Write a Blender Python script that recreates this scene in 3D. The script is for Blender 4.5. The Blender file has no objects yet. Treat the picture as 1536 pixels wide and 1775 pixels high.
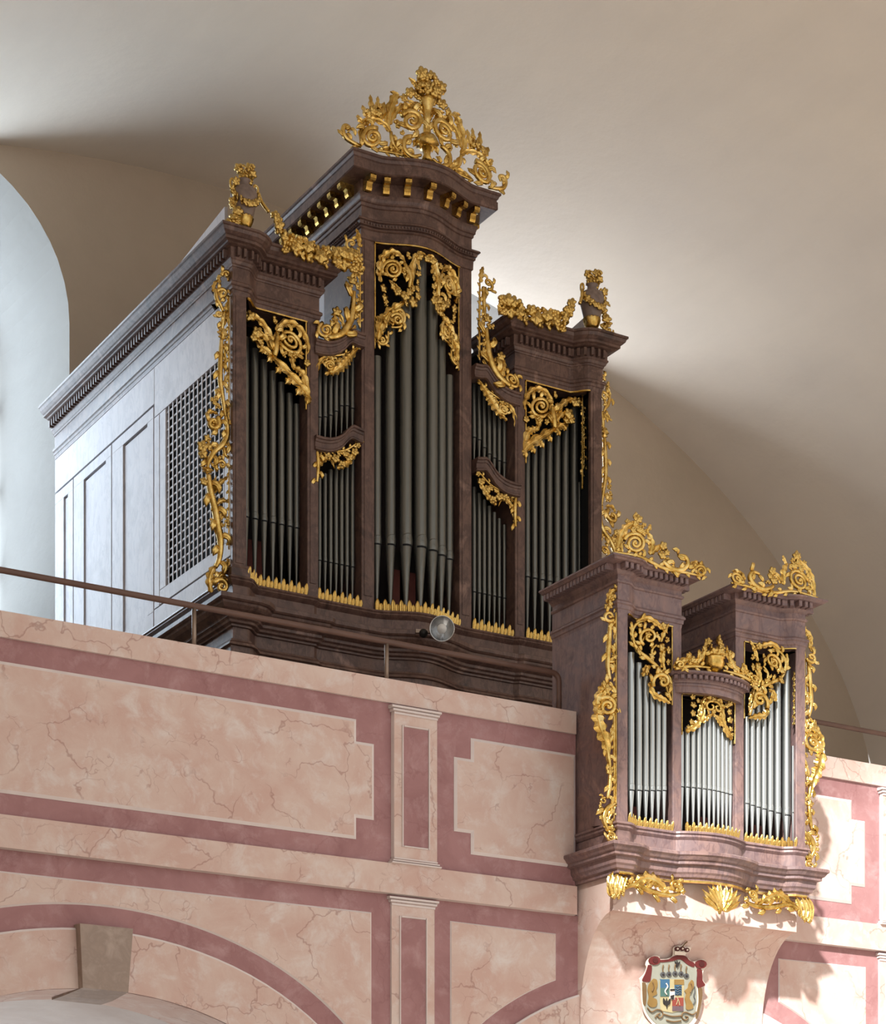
import bpy, math, random
from mathutils import Vector
random.seed(7)
SC = bpy.context.scene
COL = SC.collection
R = math.radians

# ------------------------------------------------------------------ camera, world, sun, windows, exposure
H, CX, VX, VY, ZC = 2290.0, 768.0, 7000.0, -1500.0, 1.7
F = math.sqrt((VX - CX) * (CX - VY)); YAW = math.atan2(CX - VY, F); CA, SA = math.cos(YAW), math.sin(YAW)
cam = bpy.data.cameras.new('camera'); camo = bpy.data.objects.new('camera', cam); COL.objects.link(camo)
camo.location = (0, 0, ZC); camo.rotation_euler = (R(90), 0, -YAW)
cam.sensor_fit = 'HORIZONTAL'; cam.sensor_width = 36; cam.lens = 36 * F / 1536
cam.shift_x = 0.0; cam.shift_y = (H - 887.5) / 1536
cam.clip_end = 200
SC.camera = camo
SC.view_settings.view_transform = 'Standard'; SC.view_settings.look = 'None'
SC.view_settings.exposure = 0.0; SC.view_settings.gamma = 1.0
SC.view_settings.use_curve_mapping = False

world = bpy.data.worlds.new('world'); SC.world = world; world.use_nodes = True
wb = world.node_tree.nodes['Background']
wb.inputs[0].default_value = (1.0, 0.985, 0.965, 1); wb.inputs[1].default_value = 1.0

def light(name, kind, loc, target, energy, color, **kw):
    d = bpy.data.lights.new(name, kind); d.energy = energy; d.color = color
    for k, v in kw.items(): setattr(d, k, v)
    o = bpy.data.objects.new(name, d); COL.objects.link(o); o.location = loc
    o.rotation_euler = (Vector(target) - Vector(loc)).to_track_quat('-Z', 'Y').to_euler()
    return o
SUN_DIR = Vector((0.389, 0.40, -0.392))
light('sun', 'SUN', (-8, -8, 20), Vector((-8, -8, 20)) + SUN_DIR, 10.5, (1.0, 0.97, 0.92), angle=R(2.6))
YW = 17.75                                   # west wall
light('west_window_daylight', 'AREA', (5.55, YW + 1.28, 9.6), (5.55, 10, 9.2), 275, (0.70, 0.85, 1.0), shape='RECTANGLE', size=1.9, size_y=3.6)
light('west_window_daylight', 'AREA', (11.13, YW + 1.28, 9.6), (11.13, 10, 9.2), 260, (0.86, 0.92, 1.0), shape='RECTANGLE', size=1.9, size_y=3.6)
light('soffit_fill', 'AREA', (4.5, YW - .15, 1.9), (4.5, 11, 2.4), 300, (0.92, 0.96, 1.0), shape='RECTANGLE', size=1.4, size_y=1.8)  # added lamp under the gallery to brighten the arch soffits; no window here

# ------------------------------------------------------------------ measuring helpers (photo measurements -> metres on real planes)
XC = 8.34                                    # axis of organ, gallery and vault
def ray(u, v):
    r = (u - CX) / F
    return (r * CA + SA, -r * SA + CA, (H - v) / F)
def at(u, v, Y):
    if callable(Y):
        y = Y(0.0)
        for _ in range(5):
            p = at(u, v, y); y = Y(p[0] - XC)
        return p
    x, y, z = ray(u, v); t = Y / y
    return (x * t, Y, ZC + z * t)

# ------------------------------------------------------------------ object helpers
ORG = {}
def tag(o, label=None, cat=None, group=None, kind=None):
    if label: o['label'] = label
    if cat: o['category'] = cat
    if group: o['group'] = group
    if kind: o['kind'] = kind
    return o
def empty(name, loc, label=None, cat=None, group=None, kind=None):
    o = bpy.data.objects.new(name, None); COL.objects.link(o); o.location = loc; o.empty_display_size = .1
    ORG[o] = Vector(loc)
    return tag(o, label, cat, group, kind)
def mk(name, V, Fc, mats, parent=None, smooth=False, midx=None, loc=None):
    """one mesh object from world-space vertices"""
    org = ORG[parent] if parent is not None else Vector(loc) if loc else Vector((0, 0, 0))
    me = bpy.data.meshes.new(name)
    me.from_pydata([(v[0] - org[0], v[1] - org[1], v[2] - org[2]) for v in V], [], Fc)
    if not isinstance(mats, (list, tuple)): mats = [mats]
    for m in mats: me.materials.append(m)
    if midx: me.polygons.foreach_set('material_index', midx)
    if smooth: me.polygons.foreach_set('use_smooth', [True] * len(me.polygons))
    me.update()
    o = bpy.data.objects.new(name, me); COL.objects.link(o)
    if parent is not None: o.parent = parent
    elif loc: o.location = loc
    ORG[o] = org.copy()
    return o
def unit(name, V, Fc, mat, smooth=False):
    me = bpy.data.meshes.new(name); me.from_pydata(V, [], Fc); me.materials.append(mat)
    if smooth: me.polygons.foreach_set('use_smooth', [True] * len(me.polygons))
    me.update(); return me
def inst(name, me, parent, wloc, rot=(0, 0, 0), scale=(1, 1, 1)):
    o = bpy.data.objects.new(name, me); COL.objects.link(o)
    org = ORG[parent] if parent is not None else Vector((0, 0, 0))
    o.parent = parent
    o.location = Vector(wloc) - org; o.rotation_euler = rot
    o.scale = scale if isinstance(scale, (tuple, list)) else (scale,) * 3
    ORG[o] = Vector(wloc)
    return o

# ------------------------------------------------------------------ geometry helpers
def box_vf(x0, x1, y0, y1, z0, z1):
    V = [(x0, y0, z0), (x1, y0, z0), (x1, y1, z0), (x0, y1, z0), (x0, y0, z1), (x1, y0, z1), (x1, y1, z1), (x0, y1, z1)]
    Fc = [(0, 3, 2, 1), (4, 5, 6, 7), (0, 1, 5, 4), (1, 2, 6, 5), (2, 3, 7, 6), (3, 0, 4, 7)]
    return V, Fc
def bevel_box_vf(x0, x1, y0, y1, z0, z1, b):
    """box chamfered along every edge (one octagon-ish hull): 24 verts"""
    V = []; Fc = []
    import itertools
    idx = {}
    for sx, sy, sz in itertools.product((0, 1), repeat=3):
        X = (x0, x1)[sx]; Y = (y0, y1)[sy]; Z = (z0, z1)[sz]
        dx = b if sx == 0 else -b; dy = b if sy == 0 else -b; dz = b if sz == 0 else -b
        for ax, p in ((0, (X, Y + dy, Z + dz)), (1, (X + dx, Y, Z + dz)), (2, (X + dx, Y + dy, Z))):
            idx[(sx, sy, sz, ax)] = len(V); V.append(p)
    g = lambda *k: idx[k]
    for s in (0, 1):
        f = [g(s, 0, 0, 0), g(s, 1, 0, 0), g(s, 1, 1, 0), g(s, 0, 1, 0)]; Fc.append(f if s else f[::-1])
        f = [g(0, s, 0, 1), g(1, s, 0, 1), g(1, s, 1, 1), g(0, s, 1, 1)]; Fc.append(f[::-1] if s else f)
        f = [g(0, 0, s, 2), g(1, 0, s, 2), g(1, 1, s, 2), g(0, 1, s, 2)]; Fc.append(f if s else f[::-1])
    for a in (0, 1):
        for b_ in (0, 1):
            Fc.append([g(0, a, b_, 1), g(1, a, b_, 1), g(1, a, b_, 2), g(0, a, b_, 2)])
            Fc.append([g(a, 0, b_, 0), g(a, 1, b_, 0), g(a, 1, b_, 2), g(a, 0, b_, 2)])
            Fc.append([g(a, b_, 0, 0), g(a, b_, 1, 0), g(a, b_, 1, 1), g(a, b_, 0, 1)])
    for sx, sy, sz in itertools.product((0, 1), repeat=3):
        Fc.append([g(sx, sy, sz, 0), g(sx, sy, sz, 1), g(sx, sy, sz, 2)])
    return V, Fc
def box(name, x0, x1, y0, y1, z0, z1, mat, parent=None, b=0.0):
    V, Fc = bevel_box_vf(x0, x1, y0, y1, z0, z1, b) if b else box_vf(x0, x1, y0, y1, z0, z1)
    return mk(name, V, Fc, mat, parent)
def offs(path, p):
    n = len(path); out = []
    seg = []
    for i in range(n - 1):
        dx = path[i + 1][0] - path[i][0]; dy = path[i + 1][1] - path[i][1]; l = math.hypot(dx, dy) or 1e-9
        seg.append((dy / l, -dx / l))
    for i in range(n):
        a = seg[max(0, i - 1)]; b = seg[min(n - 2, i)]
        k = 1 + a[0] * b[0] + a[1] * b[1]
        k = max(k, .25)
        out.append((path[i][0] + p * (a[0] + b[0]) / k, path[i][1] + p * (a[1] + b[1]) / k))
    return out
def sweep_vf(path, prof, caps=True):
    """plan path (x,y) with outward side on its right; profile (projection, z) from top to bottom"""
    V = []; Fc = []
    n = len(path); m = len(prof)
    for p, z in prof:
        for (x, y) in offs(path, p): V.append((x, y, z))
    for j in range(m - 1):
        for i in range(n - 1):
            Fc.append((j * n + i, (j + 1) * n + i, (j + 1) * n + i + 1, j * n + i + 1))
    if caps:
        Fc.append([j * n for j in range(m)]); Fc.append([j * n + n - 1 for j in range(m)][::-1])
    return V, Fc
def sweep(name, path, prof, mat, parent, caps=True):
    V, Fc = sweep_vf(path, prof, caps)
    return mk(name, V, Fc, mat, parent)
def walk(path, p, spacing, inset=0.0):
    """points at equal spacing along the offset path -> (x, y, angle)"""
    q = offs(path, p); L = []
    tot = sum(math.dist(q[i], q[i + 1]) for i in range(len(q) - 1))
    n = max(1, int((tot - 2 * inset) / spacing)); st = (tot - 2 * inset) / n
    res = []; d = inset; i = 0; acc = 0.0
    for k in range(n + 1):
        t = inset + k * st
        while i < len(q) - 2 and acc + math.dist(q[i], q[i + 1]) < t: acc += math.dist(q[i], q[i + 1]); i += 1
        l = math.dist(q[i], q[i + 1]) or 1e-9; f = (t - acc) / l
        res.append((q[i][0] + (q[i + 1][0] - q[i][0]) * f, q[i][1] + (q[i + 1][1] - q[i][1]) * f,
                    math.atan2(q[i + 1][1] - q[i][1], q[i + 1][0] - q[i][0])))
    return res
def cat(pts, n=5):
    """Catmull-Rom through the points"""
    if len(pts) < 3:
        a, b = pts[0], pts[-1]
        return [tuple(a[k] + (b[k] - a[k]) * i / n for k in range(len(a))) for i in range(n + 1)]
    P = [pts[0]] + list(pts) + [pts[-1]]; out = []
    for i in range(1, len(P) - 2):
        for s in range(n):
            t = s / n
            out.append(tuple(.5 * (2 * P[i][k] + (P[i + 1][k] - P[i - 1][k]) * t + (2 * P[i - 1][k] - 5 * P[i][k] + 4 * P[i + 1][k] - P[i + 2][k]) * t * t
                                   + (3 * P[i][k] - P[i - 1][k] - 3 * P[i + 1][k] + P[i + 2][k]) * t ** 3) for k in range(len(P[0]))))
    out.append(tuple(pts[-1])); return out
def tube_vf(P, rad, seg=7, ridge=0.0):
    V = []; Fc = []; n = len(P)
    P = [Vector(p) for p in P]
    up = Vector((0, -1, 0))
    for i in range(n):
        t = (P[min(n - 1, i + 1)] - P[max(0, i - 1)]).normalized()
        a = t.cross(up)
        if a.length < 1e-4: a = t.cross(Vector((1, 0, 0)))
        a.normalize(); b = a.cross(t).normalized()
        r = rad(i / (n - 1)) if callable(rad) else rad
        for k in range(seg):
            th = 2 * math.pi * k / seg
            V.append(P[i] + a * (r * math.cos(th)) + b * (r * math.sin(th)))
    for i in range(n - 1):
        for k in range(seg):
            k2 = (k + 1) % seg
            Fc.append((i * seg + k, i * seg + k2, (i + 1) * seg + k2, (i + 1) * seg + k))
    Fc.append(list(range(seg))[::-1]); Fc.append([(n - 1) * seg + k for k in range(seg)])
    return V, Fc
def lathe_vf(prof, seg=20, c=(0, 0, 0), flute=0.0, fl_n=0, fl_z=None):
    V = []; Fc = []; m = len(prof)
    for r, z in prof:
        for k in range(seg):
            th = 2 * math.pi * k / seg
            rr = r
            if fl_n and fl_z[0] <= z <= fl_z[1]: rr = r * (1 + flute * (abs(math.cos(fl_n * th / 2)) - .5))
            V.append((c[0] + rr * math.cos(th), c[1] + rr * math.sin(th), c[2] + z))
    for j in range(m - 1):
        for k in range(seg):
            k2 = (k + 1) % seg
            Fc.append((j * seg + k, j * seg + k2, (j + 1) * seg + k2, (j + 1) * seg + k))
    Fc.append([k for k in range(seg)][::-1]); Fc.append([(m - 1) * seg + k for k in range(seg)])
    return V, Fc
def inset(poly, d):
    """inset of a counter-clockwise polygon"""
    n = len(poly); out = []
    for i in range(n):
        a, b, c = poly[i - 1], poly[i], poly[(i + 1) % n]
        d1 = (b[0] - a[0], b[1] - a[1]); d2 = (c[0] - b[0], c[1] - b[1])
        l1 = math.hypot(*d1) or 1e-9; l2 = math.hypot(*d2) or 1e-9
        n1 = (-d1[1] / l1, d1[0] / l1); n2 = (-d2[1] / l2, d2[0] / l2)
        k = max(.3, 1 + n1[0] * n2[0] + n1[1] * n2[1])
        out.append((b[0] + d * (n1[0] + n2[0]) / k, b[1] + d * (n1[1] + n2[1]) / k))
    return out
def area2(poly): return sum(poly[i - 1][0] * poly[i][1] - poly[i][0] * poly[i - 1][1] for i in range(len(poly)))
def slab(name, poly, yf, yb, mat, parent, edge=0.0, edge_mat=None, loc=None):
    """upright slab with outline (x,z), front at yf, back at yb; optional chamfered painted edge"""
    if area2(poly) < 0: poly = poly[::-1]
    n = len(poly); V = [(x, yb, z) for x, z in poly]; Fc = []; mi = []
    inn = inset(poly, edge) if edge else poly
    if edge:
        V += [(x, yf + .6 * (yb - yf), z) for x, z in poly]; V += [(x, yf, z) for x, z in inn]
        for i in range(n):
            j = (i + 1) % n
            Fc.append((i, j, n + j, n + i)); mi.append(1 if edge_mat else 0)
            Fc.append((n + i, n + j, 2 * n + j, 2 * n + i)); mi.append(1 if edge_mat else 0)
        Fc.append([2 * n + i for i in range(n)]); mi.append(0)
    else:
        V += [(x, yf, z) for x, z in poly]
        for i in range(n):
            j = (i + 1) % n
            Fc.append((i, j, n + j, n + i)); mi.append(0)
        Fc.append([n + i for i in range(n)]); mi.append(0)
    Fc.append(list(range(n))[::-1]); mi.append(0)
    return mk(name, V, Fc, [mat, edge_mat] if edge_mat else mat, parent, midx=mi, loc=loc)

# ------------------------------------------------------------------ materials
def lin(r, g, b):
    f = lambda c: (c / 255 / 12.92) if c <= 10 else ((c / 255 + .055) / 1.055) ** 2.4
    return (f(r), f(g), f(b), 1)
def new_mat(name, rough=.6, metal=0.0, spec=.5):
    m = bpy.data.materials.new(name); m.use_nodes = True
    nt = m.node_tree; b = nt.nodes['Principled BSDF']
    b.inputs['Roughness'].default_value = rough; b.inputs['Metallic'].default_value = metal
    b.inputs['Specular IOR Level'].default_value = spec
    return m, nt, b
def N(nt, t, **kw):
    n = nt.nodes.new(t)
    for k, v in kw.items():
        if k in n.inputs: n.inputs[k].default_value = v
        else: setattr(n, k, v)
    return n
def ramp(nt, src, stops):
    r = nt.nodes.new('ShaderNodeValToRGB'); e = r.color_ramp.elements
    while len(e) < len(stops): e.new(.5)
    for i, (p, c) in enumerate(stops): e[i].position = p; e[i].color = c if len(c) == 4 else (*c, 1)
    nt.links.new(src, r.inputs[0]); return r.outputs[0]
def mixc(nt, fac, a, b):
    m = nt.nodes.new('ShaderNodeMix'); m.data_type = 'RGBA'
    if isinstance(fac, (int, float)): m.inputs[0].default_value = fac
    else: nt.links.new(fac, m.inputs[0])
    for s, k in ((a, 6), (b, 7)):
        if isinstance(s, tuple): m.inputs[k].default_value = s
        else: nt.links.new(s, m.inputs[k])
    return m.outputs[2]
def coords(nt, scale=(1, 1, 1), rot=(0, 0, 0)):
    tc = nt.nodes.new('ShaderNodeTexCoord'); mp = nt.nodes.new('ShaderNodeMapping')
    mp.inputs['Scale'].default_value = scale; mp.inputs['Rotation'].default_value = rot
    nt.links.new(tc.outputs['Object'], mp.inputs[0]); return mp.outputs[0]
def noise(nt, vec, scale, detail=4, rough=.55, dist=0.0):
    n = N(nt, 'ShaderNodeTexNoise', Scale=scale, Detail=detail, Roughness=rough, Distortion=dist)
    nt.links.new(vec, n.inputs['Vector']); return n.outputs['Fac']
def bump(nt, b, src, strength, dist=.01):
    n = N(nt, 'ShaderNodeBump', Strength=strength, Distance=dist)
    nt.links.new(src, n.inputs['Height']); nt.links.new(n.outputs[0], b.inputs['Normal'])
def math_n(nt, op, a, b=None):
    n = nt.nodes.new('ShaderNodeMath'); n.operation = op
    for i, s in enumerate((a, b)):
        if s is None: continue
        if isinstance(s, (int, float)): n.inputs[i].default_value = s
        else: nt.links.new(s, n.inputs[i])
    return n.outputs[0]

def plaster(name, c1, c2, rough=.85, sc=1.2):
    m, nt, b = new_mat(name, rough, spec=.2)
    v = coords(nt)
    f = noise(nt, v, sc, 6, .6)
    f2 = noise(nt, coords(nt, (1, .25, 1)), sc * 6, 4, .6)
    c = mixc(nt, ramp(nt, f, [(.35, (0, 0, 0)), (.65, (1, 1, 1))]), c1, c2)
    c = mixc(nt, math_n(nt, 'MULTIPLY', ramp(nt, f2, [(.45, (0, 0, 0)), (.75, (1, 1, 1))]), .22), c, tuple(x * .8 for x in c1[:3]) + (1,))
    nt.links.new(c, b.inputs['Base Color'])
    bump(nt, b, noise(nt, v, 9, 5), .25, .02)
    return m
def painted_marble(name, base, patch, pale, vein, vsc=2.2, amt=.75, rough=.6):
    m, nt, b = new_mat(name, rough, spec=.25)
    v = coords(nt)
    c = mixc(nt, ramp(nt, noise(nt, v, 3.4, 6, .62, .6), [(.36, (0, 0, 0)), (.64, (1, 1, 1))]), base, patch)
    c = mixc(nt, ramp(nt, noise(nt, v, 6.5, 7, .7, .4), [(.5, (0, 0, 0)), (.72, (1, 1, 1))]), c, pale)
    # wandering cracks of painted veining
    dn = N(nt, 'ShaderNodeTexNoise', Scale=3.4, Detail=4, Roughness=.55); nt.links.new(v, dn.inputs['Vector'])
    vm = nt.nodes.new('ShaderNodeVectorMath'); vm.operation = 'MULTIPLY_ADD'
    nt.links.new(dn.outputs['Color'], vm.inputs[0]); vm.inputs[1].default_value = (.42, .42, .42); nt.links.new(v, vm.inputs[2])
    for sc, w, lo, hi, a in ((vsc, .0065, .42, .52, amt), (vsc * 2.7, .010, .55, .62, amt * .8)):
        vo = N(nt, 'ShaderNodeTexVoronoi', feature='DISTANCE_TO_EDGE', Scale=sc); nt.links.new(vm.outputs[0], vo.inputs['Vector'])
        line = ramp(nt, vo.outputs['Distance'], [(0, (1, 1, 1)), (w, (.7, .7, .7)), (w * 2.2, (0, 0, 0))])
        mask = ramp(nt, noise(nt, v, 1.9 * sc / vsc, 3, .5), [(lo, (0, 0, 0)), (hi, (1, 1, 1))])
        c = mixc(nt, math_n(nt, 'MULTIPLY', math_n(nt, 'MULTIPLY', line, mask), a), c, vein)
    nt.links.new(c, b.inputs['Base Color'])
    bump(nt, b, noise(nt, v, 25, 4), .12, .01)
    return m
def cloudy(name, cols, sc, rough, spec=.4, streak=None, metal=0.0, bmp=.08):
    m, nt, b = new_mat(name, rough, metal, spec)
    v = coords(nt)
    f = noise(nt, v, sc, 6, .62, .5)
    c = ramp(nt, f, [(.32 + .36 * i / (len(cols) - 1), k) for i, k in enumerate(cols)])
    if streak:
        sv = coords(nt, (1.6, 1.6, .55), (R(20), R(38), 0))
        s = ramp(nt, noise(nt, sv, sc * 2.2, 5, .6, 1.2), [(.5, (0, 0, 0)), (.56, (1, 1, 1)), (.62, (0, 0, 0))])
        c = mixc(nt, math_n(nt, 'MULTIPLY', s, .55), c, streak)
    nt.links.new(c, b.inputs['Base Color'])
    if bmp: bump(nt, b, noise(nt, v, 30, 4), bmp, .006)
    return m

M = {}
M['vault'] = plaster('vault_plaster', lin(233, 223, 209), lin(224, 215, 204), sc=.5)
M['wall'] = plaster('wall_plaster', lin(192, 176, 158), lin(182, 167, 149), sc=.7)
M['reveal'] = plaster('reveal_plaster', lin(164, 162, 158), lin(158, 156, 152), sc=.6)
M['soffit'] = plaster('soffit_plaster', lin(205, 200, 198), lin(190, 180, 176), sc=1.5)
M['cream'] = painted_marble('cream_marble', lin(205, 185, 176), lin(195, 165, 155), lin(211, 201, 197), lin(136, 92, 84), amt=.5)
M['pink'] = painted_marble('pink_marble', lin(160, 120, 121), lin(146, 106, 107), lin(172, 138, 139), lin(122, 78, 78), amt=.25)
M['edge'] = cloudy('pale_edge_paint', [lin(214, 204, 202), lin(204, 192, 190)], 5, .6)
M['key'] = cloudy('keystone_stone', [lin(158, 141, 130), lin(146, 130, 120), lin(166, 150, 140)], 9, .7)
M['ochre'] = M['cream']
M['floor'] = cloudy('floor_stone', [lin(172, 160, 146), lin(160, 150, 138)], 1.2, .6)
M['brown'] = cloudy('brown_painted_marble', [lin(62, 46, 42), lin(104, 80, 71), lin(82, 62, 56), lin(128, 102, 92)], 4.2, .40, streak=lin(64, 44, 42))
M['urn'] = cloudy('grey_marbled_paint', [lin(96, 82, 76), lin(124, 108, 100), lin(110, 96, 90)], 9, .4)
M['mauve'] = cloudy('mauve_painted_marble', [lin(104, 83, 80), lin(136, 110, 105), lin(118, 99, 100), lin(150, 123, 117)], 4.5, .42, streak=lin(92, 72, 76))
M['lit_lilac'] = cloudy('grey_lilac_paint', [lin(190, 188, 194), lin(206, 204, 210), lin(198, 197, 204)], 3.2, .5, streak=lin(178, 178, 188))  # grey-lilac paint lightened, window light on the case side put into its colour
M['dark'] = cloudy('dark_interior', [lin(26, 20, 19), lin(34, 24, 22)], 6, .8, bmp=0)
M['redwood'] = cloudy('red_brown_wood', [lin(86, 34, 28), lin(104, 46, 36)], 6, .6, bmp=0)
M['gap'] = cloudy('gap_black', [lin(18, 20, 24), lin(24, 26, 30)], 6, .9, bmp=0)
M['lead'] = cloudy('aged_pipe_metal', [lin(96, 98, 94), lin(110, 110, 105), lin(100, 104, 102)], 2.5, .34, metal=.75, bmp=0)
M['tin'] = cloudy('polished_tin', [lin(176, 182, 182), lin(190, 194, 194)], 2.5, .30, metal=.85, bmp=0)
M['iron'] = cloudy('brown_rail_paint', [lin(86, 62, 54), lin(98, 72, 62)], 8, .45, bmp=0)
M['steel'] = cloudy('worn_steel', [lin(150, 132, 118), lin(132, 116, 104)], 8, .35, metal=.6, bmp=0)
M['black'] = cloudy('black_plastic', [lin(22, 22, 22), lin(28, 28, 28)], 8, .4, bmp=0)
M['silver'] = cloudy('reflector_aluminium', [lin(196, 200, 202), lin(204, 206, 208)], 4, .22, metal=1.0, bmp=0)
def gold_mat():
    m, nt, b = new_mat('gilding', .30, 1.0, .5)
    v = coords(nt)
    c = ramp(nt, noise(nt, v, 14, 5, .6), [(.3, lin(162, 126, 58)), (.5, lin(214, 180, 102)), (.72, lin(238, 214, 148))])
    nt.links.new(c, b.inputs['Base Color'])
    nt.links.new(ramp(nt, noise(nt, v, 22, 3), [(.3, (.20, .20, .20)), (.7, (.40, .40, .40))]), b.inputs['Roughness'])
    bump(nt, b, noise(nt, v, 70, 3), .25, .004)
    return m
M['gold'] = gold_mat()
def flat(name, rgb, rough=.7): return cloudy(name, [lin(*rgb), lin(*[min(255, c + 10) for c in rgb])], 12, rough, bmp=0)
#STRUCTURE

# ------------------------------------------------------------------ the setting: vault, west wall with window reveals, floors
VXC, VA, VZ, VB = 8.4, 7.9, 11.9, 5.25       # vault ellipse: centre x, half span, crown height, rise
def vz(x):
    q = 1 - ((x - VXC) / VA) ** 2
    return VZ - VB + VB * math.sqrt(max(q, 0))
VAULT_Y0 = 5.2
nv = 64
ang = [math.pi * i / nv for i in range(nv + 1)]
ys = [VAULT_Y0 + (YW - VAULT_Y0) * i / 10 for i in range(11)]
V = []; Fc = []
for y in ys:
    for a in ang: V.append((VXC - VA * math.cos(a), y, VZ - VB + VB * math.sin(a)))
for j in range(10):
    for i in range(nv):
        k = j * (nv + 1) + i; Fc.append((k, k + 1, k + nv + 2, k + nv + 1))
nb = len(V)                                    # outer skin: gives the vault real thickness
for y in ys:
    for a in ang: V.append((VXC - (VA + .3) * math.cos(a), y, VZ - VB + (VB + .3) * math.sin(a)))
for j in range(10):
    for i in range(nv):
        k = nb + j * (nv + 1) + i; Fc.append((k + nv + 1, k + nv + 2, k + 1, k))
for i in range(nv): Fc.append((i + 1, i, nb + i, nb + i + 1))
tag(mk('ceiling', V, Fc, M['vault'], smooth=True, loc=(VXC, 12, 0)), 'beige plastered barrel vault over the organ gallery', kind='structure')
# side walls of the gallery bay
for nm, x0, x1, y0, y1 in (('wall_left', .2, .5, 3.4, YW), ('wall_right', 16.3, 16.6, VAULT_Y0, YW)):
    o = box(nm, x0, x1, y0, y1, 0, VZ - VB + .8 if nm == 'wall_right' else 12.5, M['wall']); tag(o, 'plain plastered side wall of the church', kind='structure')
# west wall with two arched window openings, splayed white reveals
WIN = [(5.60, 1.33), (XC * 2 - 5.60, 1.33)]; WS, WB = 10.34, 7.4
xs = sorted(set([VXC - VA + VA * 2 * i / 60 for i in range(61)] + [c + r * math.cos(math.pi * k / 24) for c, r in WIN for k in range(25)]))
V = []; Fc = []
def q(a, b, c, d): 
    n = len(V); V.extend((a, b, c, d)); Fc.append((n, n + 1, n + 2, n + 3))
for a, b in zip(xs, xs[1:]):
    m = (a + b) / 2; w = [c for c, r in WIN if abs(m - c) < r]
    ta, tb = vz(a) + .12, vz(b) + .12
    if w:
        f = lambda x: WS + math.sqrt(max(0, 1.33 ** 2 - (x - w[0]) ** 2))
        q((a, YW, f(a)), (b, YW, f(b)), (b, YW, tb), (a, YW, ta))
        q((a, YW, 0), (b, YW, 0), (b, YW, WB), (a, YW, WB))
    else: q((a, YW, 0), (b, YW, 0), (b, YW, tb), (a, YW, ta))
tag(mk('wall_west', V, Fc, M['wall'], loc=(VXC, YW, 0)), 'brownish plastered end wall behind the organ', kind='structure')
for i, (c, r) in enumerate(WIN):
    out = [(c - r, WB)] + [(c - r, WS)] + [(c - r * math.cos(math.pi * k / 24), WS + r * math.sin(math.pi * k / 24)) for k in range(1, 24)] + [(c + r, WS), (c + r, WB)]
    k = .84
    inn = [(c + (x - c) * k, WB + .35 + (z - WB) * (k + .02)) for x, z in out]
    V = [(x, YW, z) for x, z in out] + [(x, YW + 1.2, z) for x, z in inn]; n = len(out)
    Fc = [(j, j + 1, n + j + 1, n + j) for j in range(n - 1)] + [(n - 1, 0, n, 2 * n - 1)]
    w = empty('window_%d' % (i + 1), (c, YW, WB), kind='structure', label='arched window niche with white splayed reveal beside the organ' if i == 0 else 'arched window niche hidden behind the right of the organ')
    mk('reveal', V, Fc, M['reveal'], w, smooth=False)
    b0, b1 = inn[0][0], inn[-1][0]; zb = inn[0][1]; zt = max(z for _, z in inn)
    for kx in range(1, 4):
        x = b0 + (b1 - b0) * kx / 4; box('glazing_bar', x - .03, x + .03, YW + 1.15, YW + 1.2, zb, zt - (0 if 0 < kx < 4 else .9), M['iron'], w)
    for kz in range(5):
        z = zb + (zt - zb) * kz / 5; box('glazing_bar', b0 + .06, b1 - .06, YW + 1.15, YW + 1.2, z - .03, z + .03, M['iron'], w)
PANE, nt_, pb_ = new_mat('window_glass', .05, 0, .5)
tr_ = nt_.nodes.new('ShaderNodeBsdfTransparent'); mx_ = nt_.nodes.new('ShaderNodeMixShader'); mx_.inputs[0].default_value = .10
pb_.inputs['Base Color'].default_value = (.85, .9, .95, 1)
nt_.links.new(tr_.outputs[0], mx_.inputs[1]); nt_.links.new(pb_.outputs[0], mx_.inputs[2]); nt_.links.new(mx_.outputs[0], nt_.nodes['Material Output'].inputs[0])
for (c, r), wname in zip(WIN, ('window_1', 'window_2')):
    w = bpy.data.objects[wname]; b0, b1 = c - r * .84, c + r * .84; zb = WB + .35; zt = zb + (WS + r - WB) * .86
    for i in range(4):
        for j in range(5):
            x0 = b0 + (b1 - b0) * i / 4 + .032; x1 = b0 + (b1 - b0) * (i + 1) / 4 - .032; z0 = zb + (zt - zb) * j / 5 + .032; z1 = zb + (zt - zb) * (j + 1) / 5 - .032
            box('pane', x0, x1, YW + 1.17, YW + 1.176, z0, z1, PANE, w)
tag(box('floor', -14, 30, -14, 30, -.2, 0, M['floor']), 'stone floor of the nave', kind='structure')
tag(box('floor_gallery', .5, 16.3, 11.55, YW, 4.05, 4.3, M['floor']), 'gallery floor behind the parapet', kind='structure')

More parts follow.
